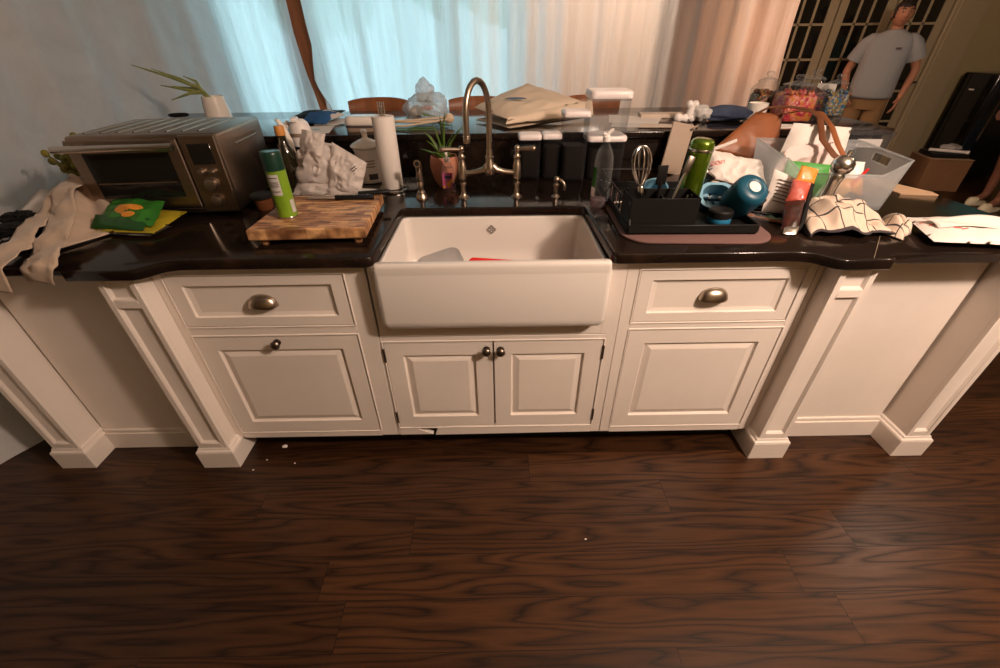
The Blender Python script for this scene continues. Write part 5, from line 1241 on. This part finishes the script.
# ================================================================== CANDY JARS ON THE BAR
def candy_jar(lab, loc, r, h, cols, sc, fill, nm):
    t = thing('candy_jar', lab, 'candy jar', loc, (0, 0, 0), 'glass candy jars on the bar')
    def ring(rr, z, k=.35): return rrect(-rr, rr, -rr, rr, rr * k, z, 5)
    b = MB(); b.loft([ring(r * .92, 0), ring(r * .98, .003), ring(r, .010), ring(r, h * .78), ring(r * .96, h * .84, .6), ring(r * .80, h * .92, .98), ring(r * .78, h * .95, .98), ring(r * .82, h * .97, .98)], True, False); b.build('jar', M_['jarglass'], t, angle=50)
    b = MB(); b.lathe([(r * .84, h * .965), (r * .86, h * .98), (r * .80, h * 1.0), (r * .45, h * 1.06), (r * .2, h * 1.085), (r * .18, h * 1.10), (r * .30, h * 1.15), (r * .32, h * 1.20), (r * .22, h * 1.24), (r * .05, h * 1.25)], 30); b.build('lid', M_['glass'], t)
    b = MB(); rnd = random.Random(nm)
    b.loft([ring(r * .88, .008), ring(r * .92, .016), ring(r * .92, fill - .012), ring(r * .84, fill - .004), ring(r * .4, fill)], True, True)
    for k in range(46):
        a = rnd.uniform(-r, r) * .78; c = rnd.uniform(-r, r) * .78; b.ico((a, c, fill - .004 + rnd.uniform(-.004, .012)), (.014, .009, .009), 1, None, Euler((rnd.random() * 3, rnd.random() * 3, rnd.random() * 3)).to_matrix().to_4x4())
    o = b.build('sweets', speckle_mat('sweets_%d' % nm, [tuple(v ** 1.25 * .60 for v in q) for q in cols], sc), t, angle=60); o['kind'] = 'stuff'
    return t
candy_jar('leftmost glass candy jar, filled with brown and green sweets', (1.460, 2.580, ZB), .060, .172, [(.20, .06, .02), (.42, .14, .03), (.10, .10, .02), (.30, .10, .05), (.10, .03, .02), (.45, .22, .06)], 80, .115, 1)
candy_jar('glass candy jar full of pink and orange sweets', (1.530, 2.420, ZB), .084, .166, [(.75, .10, .12), (.80, .26, .16), (.78, .34, .08), (.62, .05, .10), (.85, .35, .28), (.70, .16, .06)], 62, .125, 2)
candy_jar('glass candy jar of dark purple and red sweets', (1.700, 2.575, ZB), .062, .180, [(.10, .02, .04), (.22, .03, .06), (.06, .015, .03), (.35, .05, .08), (.30, .22, .04), (.05, .02, .05)], 85, .120, 3)
candy_jar('rightmost glass candy jar with yellow, blue and white sweets', (1.835, 2.575, ZB), .060, .158, [(.45, .30, .04), (.05, .22, .42), (.62, .56, .48), (.06, .10, .24), (.50, .38, .20), (.10, .26, .30)], 100, .110, 4)
t = thing('greeting_card', 'white card standing right of the candy jars', 'card', (1.865, 2.70, ZB), (0, 0, math.radians(-30)))
for s in (-1, 1): MB().box(-.045, .045, -.0008, .0008, 0, .145, M=Matrix.Translation((0, s * .012, 0)) @ Matrix.Rotation(s * .09, 4, 'X')).build('leaf', M_['paper'], t, smooth=False)
b = MB(); b.ball((0, -.022, .09), (.018, .001, .022), 10); b.build('leaf_print', M_['dgreen'], t)
card([(1.36, 2.20), (1.53, 2.20), (1.54, 2.30), (1.38, 2.32)], ZB, 'white paper slip on the bar before the pink candy jar', M_['paper'], 'paper_slip', 'paper', .002)
t = thing('clear_box', 'clear lidded plastic box on the counter behind the storage tub', 'box', (1.66, 2.06, ZC), (0, 0, math.radians(-8)))
b = MB(); rows = [rrect(-.10 + i, .10 - i, -.08 + i, .08 - i, .03, z) for i, z in ((.014, 0), (.012, .004), (0, .180))]; b.loft(rows, True, False); b.build('base', M_['clear'], t, solid=.0015)
MB().rbox(-.105, .105, -.085, .085, .180, .192, .032, .003).build('lid', M_['clear'], t); MB().box(-.05, .05, -.0815, -.079, .130, .165).build('label', M_['label'], t, smooth=False)

# ================================================================== BAR STOOLS
def stool():
    t = thing('bar_stool', 'x', 'bar stool', (0, 0, 0), (0, 0, 0), 'brown bar stools behind the island')
    MB().rbox(-.20, .20, -.19, .19, .70, .75, .05, .014).build('seat', M_['leather'], t, angle=60)
    rows = []
    for k in range(15):
        u = -1 + k / 7.; x = .205 * u; y = .215 + .045 * (1 - u * u); top = 1.118 + .018 * (1 - abs(u) ** 3); bot = 1.0
        rows.append([V((x, y - .011, bot)), V((x, y + .011, bot)), V((x, y + .013, (bot + top) / 2)), V((x, y + .010, top - .006)), V((x, y, top)), V((x, y - .010, top - .006)), V((x, y - .013, (bot + top) / 2))])
    MB().loft(rows, True, True).build('backrest', M_['wood_b'], t, angle=60)
    for sx in (-1, 1):
        MB().tube([(sx * .185, .17, .72), (sx * .19, .20, .86), (sx * .188, .222, 1.02)], [.014, .013, .012], 10).build('back_post', M_['wood_b'], t)
        for sy in (-1, 1): MB().tube([(sx * .17, sy * .16, .705), (sx * .205, sy * .20, 0)], [.017, .013], 10).build('leg', M_['wood_b'], t)
    MB().tube([(-.186, -.184, .25), (.186, -.184, .25)], .010, 8).tube([(-.186, .184, .30), (.186, .184, .30)], .010, 8).tube([(-.183, -.18, .34), (-.183, .18, .34)], .010, 8).tube([(.183, -.18, .34), (.183, .18, .34)], .010, 8).build('stretcher', M_['wood_b'], t)
    return t
s0 = stool(); s0['label'] = 'brown bar stool behind the bar, above the paper towel roll'; s0.location = (-.79, 3.06, 0)
dup(s0, 'brown bar stool behind the bar, half behind the gooseneck spout', (-.105, 3.06, 0))
dup(s0, 'brown bar stool behind the bar, mostly hidden by tote and canister', (.66, 3.06, 0))

# ================================================================== FAR RIGHT BACKGROUND
t = thing('refrigerator', 'tall glossy black refrigerator in the far right corner', 'refrigerator', (5.80, 5.36, 0)); off = t.location.copy()
MB().box(5.42, 6.15, 5.20, 5.62, .03, 1.10, .02, 3).build('body', M_['fridge'], t, off=off)
MB().box(5.425, 6.145, 5.165, 5.198, .08, 1.09, .010, 2).build('door', mat('dark_navy_gloss', (.010, .016, .028), .2), t, off=off)
MB().tube([(5.50, 5.13, .45), (5.50, 5.125, .9)], .010, 10).build('handle', M_['pewter'], t, off=off)
MB().box(5.416, 5.4205, 5.40, 5.46, .93, .945).build('badge', M_['white'], t, off=off, smooth=False)
for sx in (5.47, 6.10):
    for sy in (5.25, 5.57): MB().cyl((sx, sy, 0), .025, .032, 14).build('foot', M_['black'], t, off=off)
t = thing('carton', 'brown cardboard carton on the floor beside the black refrigerator', 'box', (5.02, 4.95, 0), (0, 0, math.radians(-14)))
MB().box(-.20, .20, -.19, .19, 0, .33, .004, 1).build('body', mat('carton_brown', (.26, .13, .06), .85, var=.15), t)
for s in (-1, 1): MB().box(-.20, .20, -.10, .10, -.002, .002, M=Matrix.Translation((0, s * .10, .333)) @ Matrix.Rotation(s * .03, 4, 'X')).build('flap', M_['card'], t, smooth=False)
b = MB(); b.box(-.17, .17, -.14, .14, 0, .045, .010, 2); o = tag(b.build('black_case', M_['black']), 'black flat case lying on the brown carton', 'case'); place(o, (5.02, 4.95, .338), (0, 0, math.radians(-14)))
t = thing('white_tube', 'white tube lying across the black case on the carton', 'tube', (4.98, 4.88, .4025), (0, 0, math.radians(-35)))
MB().cyl((-.16, 0, .0), .016, .32, 16, 'X').build('tube', M_['white'], t); MB().cyl((.155, 0, 0), .019, .02, 16, 'X').build('cap', M_['white'], t)
t = tag(crumple((0, 0, .03), (.09, .07, .04), 3, .3, 2., 7, None, 0).build('crumpled_paper', M_['label'], angle=30), 'grey crumpled paper on the black case', 'paper'); place(t, (5.08, 4.97, .384))

# crumbs of paint on the floor
for k, (x, y, r) in enumerate(((-.936, 1.238, .012), (-.985, 1.17, .004), (-.86, 1.15, .004), (-1.02, 1.12, .004), (.30, .80, .004))):
    o = tag(MB().ico((0, 0, r * .5), (r, r * .7, r * .5), 2, lambda p: 1 + .4 * nz(p, 2, 3)).build('plaster_crumb', M_['white']), 'largest white plaster crumb on the floor before the left cabinet' if k == 0 else 'tiny white plaster crumb on the dark floor', 'crumb', 'crumbs on the floor' if k else None); place(o, (x, y, 0))
# ================================================================== PEOPLE
M_['eyew'] = mat('eye_white', (.22, .18, .15), .4)
def skinned(verts, edges, radii, root=0, sub=2):
    """one continuous surface grown round a skeleton; returned as a bmesh"""
    me = bpy.data.meshes.new('sk'); me.from_pydata(verts, edges, [])
    o = bpy.data.objects.new('sk', me); COL.objects.link(o)
    md = o.modifiers.new('s', 'SKIN'); md.use_smooth_shade = True
    lay = me.skin_vertices[0].data
    for i, r in enumerate(radii):
        lay[i].radius = r if isinstance(r, (tuple, list)) else (r, r); lay[i].use_root = (i == root)
    s = o.modifiers.new('u', 'SUBSURF'); s.levels = sub; s.render_levels = sub
    dg = bpy.context.evaluated_depsgraph_get(); dg.update()
    m2 = bpy.data.meshes.new_from_object(o.evaluated_get(dg))
    bm = bmesh.new(); bm.from_mesh(m2)
    bpy.data.objects.remove(o); bpy.data.meshes.remove(me); bpy.data.meshes.remove(m2)
    return bm
def ell(c, rx, ry, n=24, tilt=0, p=2.0):
    out = []
    for k in range(n):
        a = 2 * PI * k / n; ca, sa = math.cos(a), math.sin(a)
        out.append(V((c[0] + rx * math.copysign(abs(ca) ** (2 / p), ca), c[1] + ry * math.copysign(abs(sa) ** (2 / p), sa), c[2])))
    return out
def limb(b, pts, rad, n=16): b.tube(pts, rad, n); return b
def head(c, yaw, b):
    Mh = Matrix.Translation(V(c)) @ Matrix.Rotation(yaw, 4, 'Z')
    def shape(p):
        k = 1.
        if p.z < -.1: k *= 1 - .20 * (-p.z - .1) * (1 if p.y > 0 else .55)
        return k
    t = MB(); t.ico((0, 0, 0), (.076, .096, .118), 4, shape)
    for v in t.bm.verts:
        x, y, z = v.co
        if y < -.02:
            v.co.y -= .024 * math.exp(-(x / .013) ** 2 - ((z + .012) / .022) ** 2)          # nose
            v.co.y += .010 * (math.exp(-((abs(x) - .031) / .016) ** 2 - ((z - .012) / .012) ** 2))  # eye sockets
            v.co.y -= .006 * math.exp(-(x / .05) ** 2 - ((z - .034) / .012) ** 2)             # brow
            v.co.y -= .007 * math.exp(-(x / .022) ** 2 - ((z + .056) / .010) ** 2)            # lips
            v.co.y -= .010 * math.exp(-(x / .022) ** 2 - ((z + .098) / .018) ** 2)            # chin
    for s in (-1, 1): t.ball((s * .077, .012, -.004), (.010, .020, .032), 12)
    bmesh.ops.transform(t.bm, matrix=Mh, verts=t.bm.verts)
    me = bpy.data.meshes.new('h'); t.bm.to_mesh(me); t.bm.free(); b.from_mesh(me); bpy.data.meshes.remove(me)
    return Mh
def hand(wrist, d, palm_n, L, side):
    """skeleton of a hand: palm and five bent fingers; d = pointing direction"""
    d = V(d).normalized(); nrm = V(palm_n).normalized(); lat = d.cross(nrm).normalized() * side
    w = V(wrist); vs = [w, w + d * .045 * L, w + d * .085 * L]; es = [(0, 1), (1, 2)]; rs = [(.023, .017), (.036, .015), (.037, .013)]
    chains = []
    for k, (off, ln, bend) in enumerate(((-.030, .070, .5), (-.010, .080, .55), (.010, .075, .6), (.029, .058, .7))):
        base = w + d * .088 * L + lat * off
        p1 = base + (d + nrm * .15).normalized() * ln * .45 * L; p2 = p1 + (d + nrm * bend).normalized() * ln * .32 * L; p3 = p2 + (d + nrm * bend * 2.0).normalized() * ln * .25 * L
        chains.append(([base - d * .02 + nrm * 0, base, p1, p2, p3], [.009, .0095, .0085, .008, .0065]))
    tb = w + d * .03 * L - lat * .026; t1 = tb + (d * .6 - lat * .8 + nrm * .3).normalized() * .035 * L; t2 = t1 + (d * .9 - lat * .25 + nrm * .4).normalized() * .028 * L
    chains.append(([w + d * .02 * L, tb, t1, t2], [.012, .012, .010, .0075]))
    return (vs, es, rs), chains
def make_person(name, label, loc, rotz, m, arms, feet, shorts, head_yaw, hair_long=False, k=1.0):
    t = thing(name, label, 'person', loc, (0, 0, rotz))
    hipz, shz = .93, 1.43
    V_, E_, R_ = [], [], []
    def add(p, r, prev=None):
        V_.append(V(p)); R_.append(r); i = len(V_) - 1
        if prev is not None: E_.append((prev, i))
        return i
    pel = add((0, 0, .95), (.13, .095)); sp = add((0, .005, 1.14), (.125, .09), pel); ch = add((0, .0, 1.33), (.14, .095), sp); nb = add((0, .01, 1.465), .055, ch); nk = add((0, -.005, 1.54), .050, nb); add((0, -.012, 1.60), .055, nk)
    chains = []
    for s, (el, wr, hd, pn) in zip((-1, 1), arms):
        a = add((s * .165, .005, 1.425), .058, ch); b_ = add(V((s * .185, 0, 1.40)).lerp(V(el), .5), .047, a); c = add(el, .040, b_); d = add(V(el).lerp(V(wr), .5), .037, c); e = add(wr, .026, d)
        (hv, he, hr), chn = hand(wr, hd, pn, 1.0, s); chains += chn
        e2 = add(hv[1], hr[1], e); add(hv[2], hr[2], e2)
    for s, ft in zip((-1, 1), feet):
        h = add((s * .092, .0, .90), .088, pel); kn = add((s * .095 + ft[0] * .5, ft[1] * .5 - .015, .50), .060 if not shorts else .052, h); cf = add((s * .095 + ft[0] * .8, ft[1] * .8 + .02, .34), .052 if not shorts else .050, kn); an = add((s * .095 + ft[0], ft[1] + .02, .095), .034, cf); add((s * .10 + ft[0], ft[1] - .10, .045), .032, an)
    bm = skinned(V_, E_, R_)
    for pts, rr in chains:
        c = skinned(pts, [(i, i + 1) for i in range(len(pts) - 1)], rr, 0, 1); me = bpy.data.meshes.new('c'); c.to_mesh(me); c.free(); bm.from_mesh(me); bpy.data.meshes.remove(me)
    Mh = head((0, -.028, 1.622), head_yaw, bm)
    me = bpy.data.meshes.new('body'); bm.to_mesh(me); bm.free(); me.polygons.foreach_set('use_smooth', [True] * len(me.polygons)); me.materials.append(m['skin'])
    o = bpy.data.objects.new('body', me); COL.objects.link(o); o.parent = t
    for s in (-1, 1): MB().ball(Mh @ V((s * .031, -.074, .010)), (.0110, .0085, .0060), 12).build('eye', M_['eyew'], t)
    b = MB()
    for s in (-1, 1): b.ball(Mh @ V((s * .031, -.0815, .010)), (.0055, .003, .0050), 10); b.tube([Mh @ V((s * .016, -.094, .034)), Mh @ V((s * .032, -.092, .040)), Mh @ V((s * .050, -.080, .034))], .0035, 6)
    b.build('brows_and_pupils', m['hair'], t)
    b = MB(); b.tube([Mh @ V((-.022, -.087, -.056)), Mh @ V((0, -.096, -.056)), Mh @ V((.022, -.087, -.056))], [.002, .005, .002], 8); b.build('lips', mat('lips_' + str(len(bpy.data.objects)), (.33, .12, .09), .5), t)
    b = MB(); b.ico((0, 0, 0), (.083, .104, .124), 4, lambda p: 1 + .05 * nz(p, 6, 3))
    for v in list(b.bm.verts):
        x, y, z = v.co
        if (y < -.050 and z < .048) or (z < -.045 and y < .045) or (z < -.06 and not hair_long): v.co = V((x * .80, y * .80 + .012, max(z, -.05) * .8))
    if hair_long: b.tube([(0, .085, -.02), (0, .10, -.10), (0, .09, -.22)], [.06, .07, .03], 14)
    bmesh.ops.transform(b.bm, matrix=Mh, verts=b.bm.verts); b.build('hair', m['hair'], t, angle=180)
    # T-shirt
    b = MB()
    rows = [ell((0, .0, z), rx, ry, 32, p=pp) for z, rx, ry, pp in ((.905, .198, .150, 2.3), (.93, .200, .154, 2.3), (1.02, .196, .156, 2.3), (1.14, .190, .148, 2.3), (1.26, .192, .138, 2.4), (1.36, .198, .126, 2.5), (1.415, .188, .108, 2.5), (1.445, .165, .095, 2.3), (1.468, .118, .084, 2), (1.486, .082, .074, 2), (1.496, .068, .066, 2))]
    b.loft(rows, False, False)
    for s, (el, wr, hd, pn) in zip((-1, 1), arms):
        a = V((s * .155, .0, 1.405)); mid = V((s * .185, 0, 1.40)).lerp(V(el), .62); b.tube([V((s * .10, .0, 1.415)), V((s * .150, 0, 1.408)), V((s * .186, .002, 1.375)), V((s * .185, 0, 1.40)).lerp(V(el), .35), mid], [.052, .066, .074, .076, .080], 20)
    for v in b.bm.verts:
        kx = .012 * nz((v.co.x, v.co.y, v.co.z * .5), 9, 3) + .006 * math.sin(v.co.z * 40 + v.co.x * 20) * (1 if v.co.z < 1.2 else .3); v.co.y += kx; v.co.x += kx * .3
    b.build('t_shirt', m['shirt'], t, angle=70, solid=.004)
    if m.get('print'): MB().box(.055, .10, -.138, -.130, 1.335, 1.352, .001, 1).build('chest_print', m['print'], t)
    # trousers or shorts
    b = MB(); b.loft([ell((0, .0, z), rx, ry, 28, p=2.3) for z, rx, ry in ((.80, .160, .120), (.86, .170, .126), (.95, .166, .124), (1.0, .160, .118))], True, True)
    for s, ft in zip((-1, 1), feet):
        if shorts: pts = [(s * .085, 0, .90), (s * .098, 0, .75), (s * .10 + ft[0] * .3, ft[1] * .3, .60)]; rad = [.098, .094, .092]
        else: pts = [(s * .085, 0, .90), (s * .095, -.002, .72), (s * .095 + ft[0] * .5, ft[1] * .5 - .01, .50), (s * .095 + ft[0] * .8, ft[1] * .8 + .01, .28), (s * .095 + ft[0], ft[1] + .015, .07)]; rad = [.098, .092, .078, .072, .070]
        b.tube(pts, rad, 20)
    for v in b.bm.verts: v.co.y += .008 * nz((v.co.x, v.co.y, v.co.z * .6), 11, 5)
    b.build('shorts' if shorts else 'trousers', m['pants'], t, angle=70)
    for s, ft in zip((-1, 1), feet):
        cx, cy = s * .10 + ft[0], ft[1] - .045
        b = MB()
        b.loft([[V((cx + w * math.cos(2 * PI * q / 20) * (1 - .18 * max(0, -math.sin(2 * PI * q / 20))), cy + l * math.sin(2 * PI * q / 20), z)) for q in range(20)] for z, w, l in ((0, .046, .135), (.004, .050, .140), (.022, .050, .140), (.026, .047, .136))], True, True)
        if shorts: b.loft([[V((cx + w * math.cos(2 * PI * q / 20), cy - .06 + l * math.sin(2 * PI * q / 20), z)) for q in range(20)] for z, w, l in ((.024, .046, .072), (.055, .042, .062), (.078, .030, .045), (.082, .02, .03))], True, True)
        else: b.loft([[V((cx + w * math.cos(2 * PI * q / 20), cy + o + l * math.sin(2 * PI * q / 20), z)) for q in range(20)] for z, w, l, o in ((.024, .046, .134, 0), (.050, .044, .125, .005), (.075, .040, .09, .04), (.11, .040, .06, .07))], True, True)
        b.build('shoe', m['shoe'], t, angle=50)
    t.scale = (k, k, k)
    return t
make_person('person', 'person in grey T-shirt and khaki trousers standing by the dark doors', (4.02, 5.12, 0), math.radians(-36),
            dict(skin=M_['skin'], shirt=M_['shirt'], pants=M_['khaki'], hair=M_['hair'], shoe=M_['black'], print=M_['ink']),
            (((-.275, .045, 1.14), (-.225, -.105, .955), (.45, -.25, -.8), (.6, .6, 0)), ((.295, .04, 1.16), (.262, -.075, .93), (-.12, -.25, -1), (-1, .2, 0))), ((-.03, 0), (.03, 0)), False, math.radians(14), k=1.0)
make_person('person', 'person with bare legs, teal top and cream clogs at the right edge', (4.99, 4.20, 0), math.radians(-78),
            dict(skin=M_['skin2'], shirt=M_['tealc'], pants=M_['jeans'], hair=M_['hair'], shoe=M_['cream_shoe']),
            (((-.26, .03, 1.14), (-.24, -.12, .95), (0, -.5, -.8), (1, 0, 0)), ((.27, .03, 1.14), (.25, -.10, .93), (0, -.3, -.9), (-1, 0, 0))), ((.0, .06), (.0, -.06)), True, 0, True, k=.96)
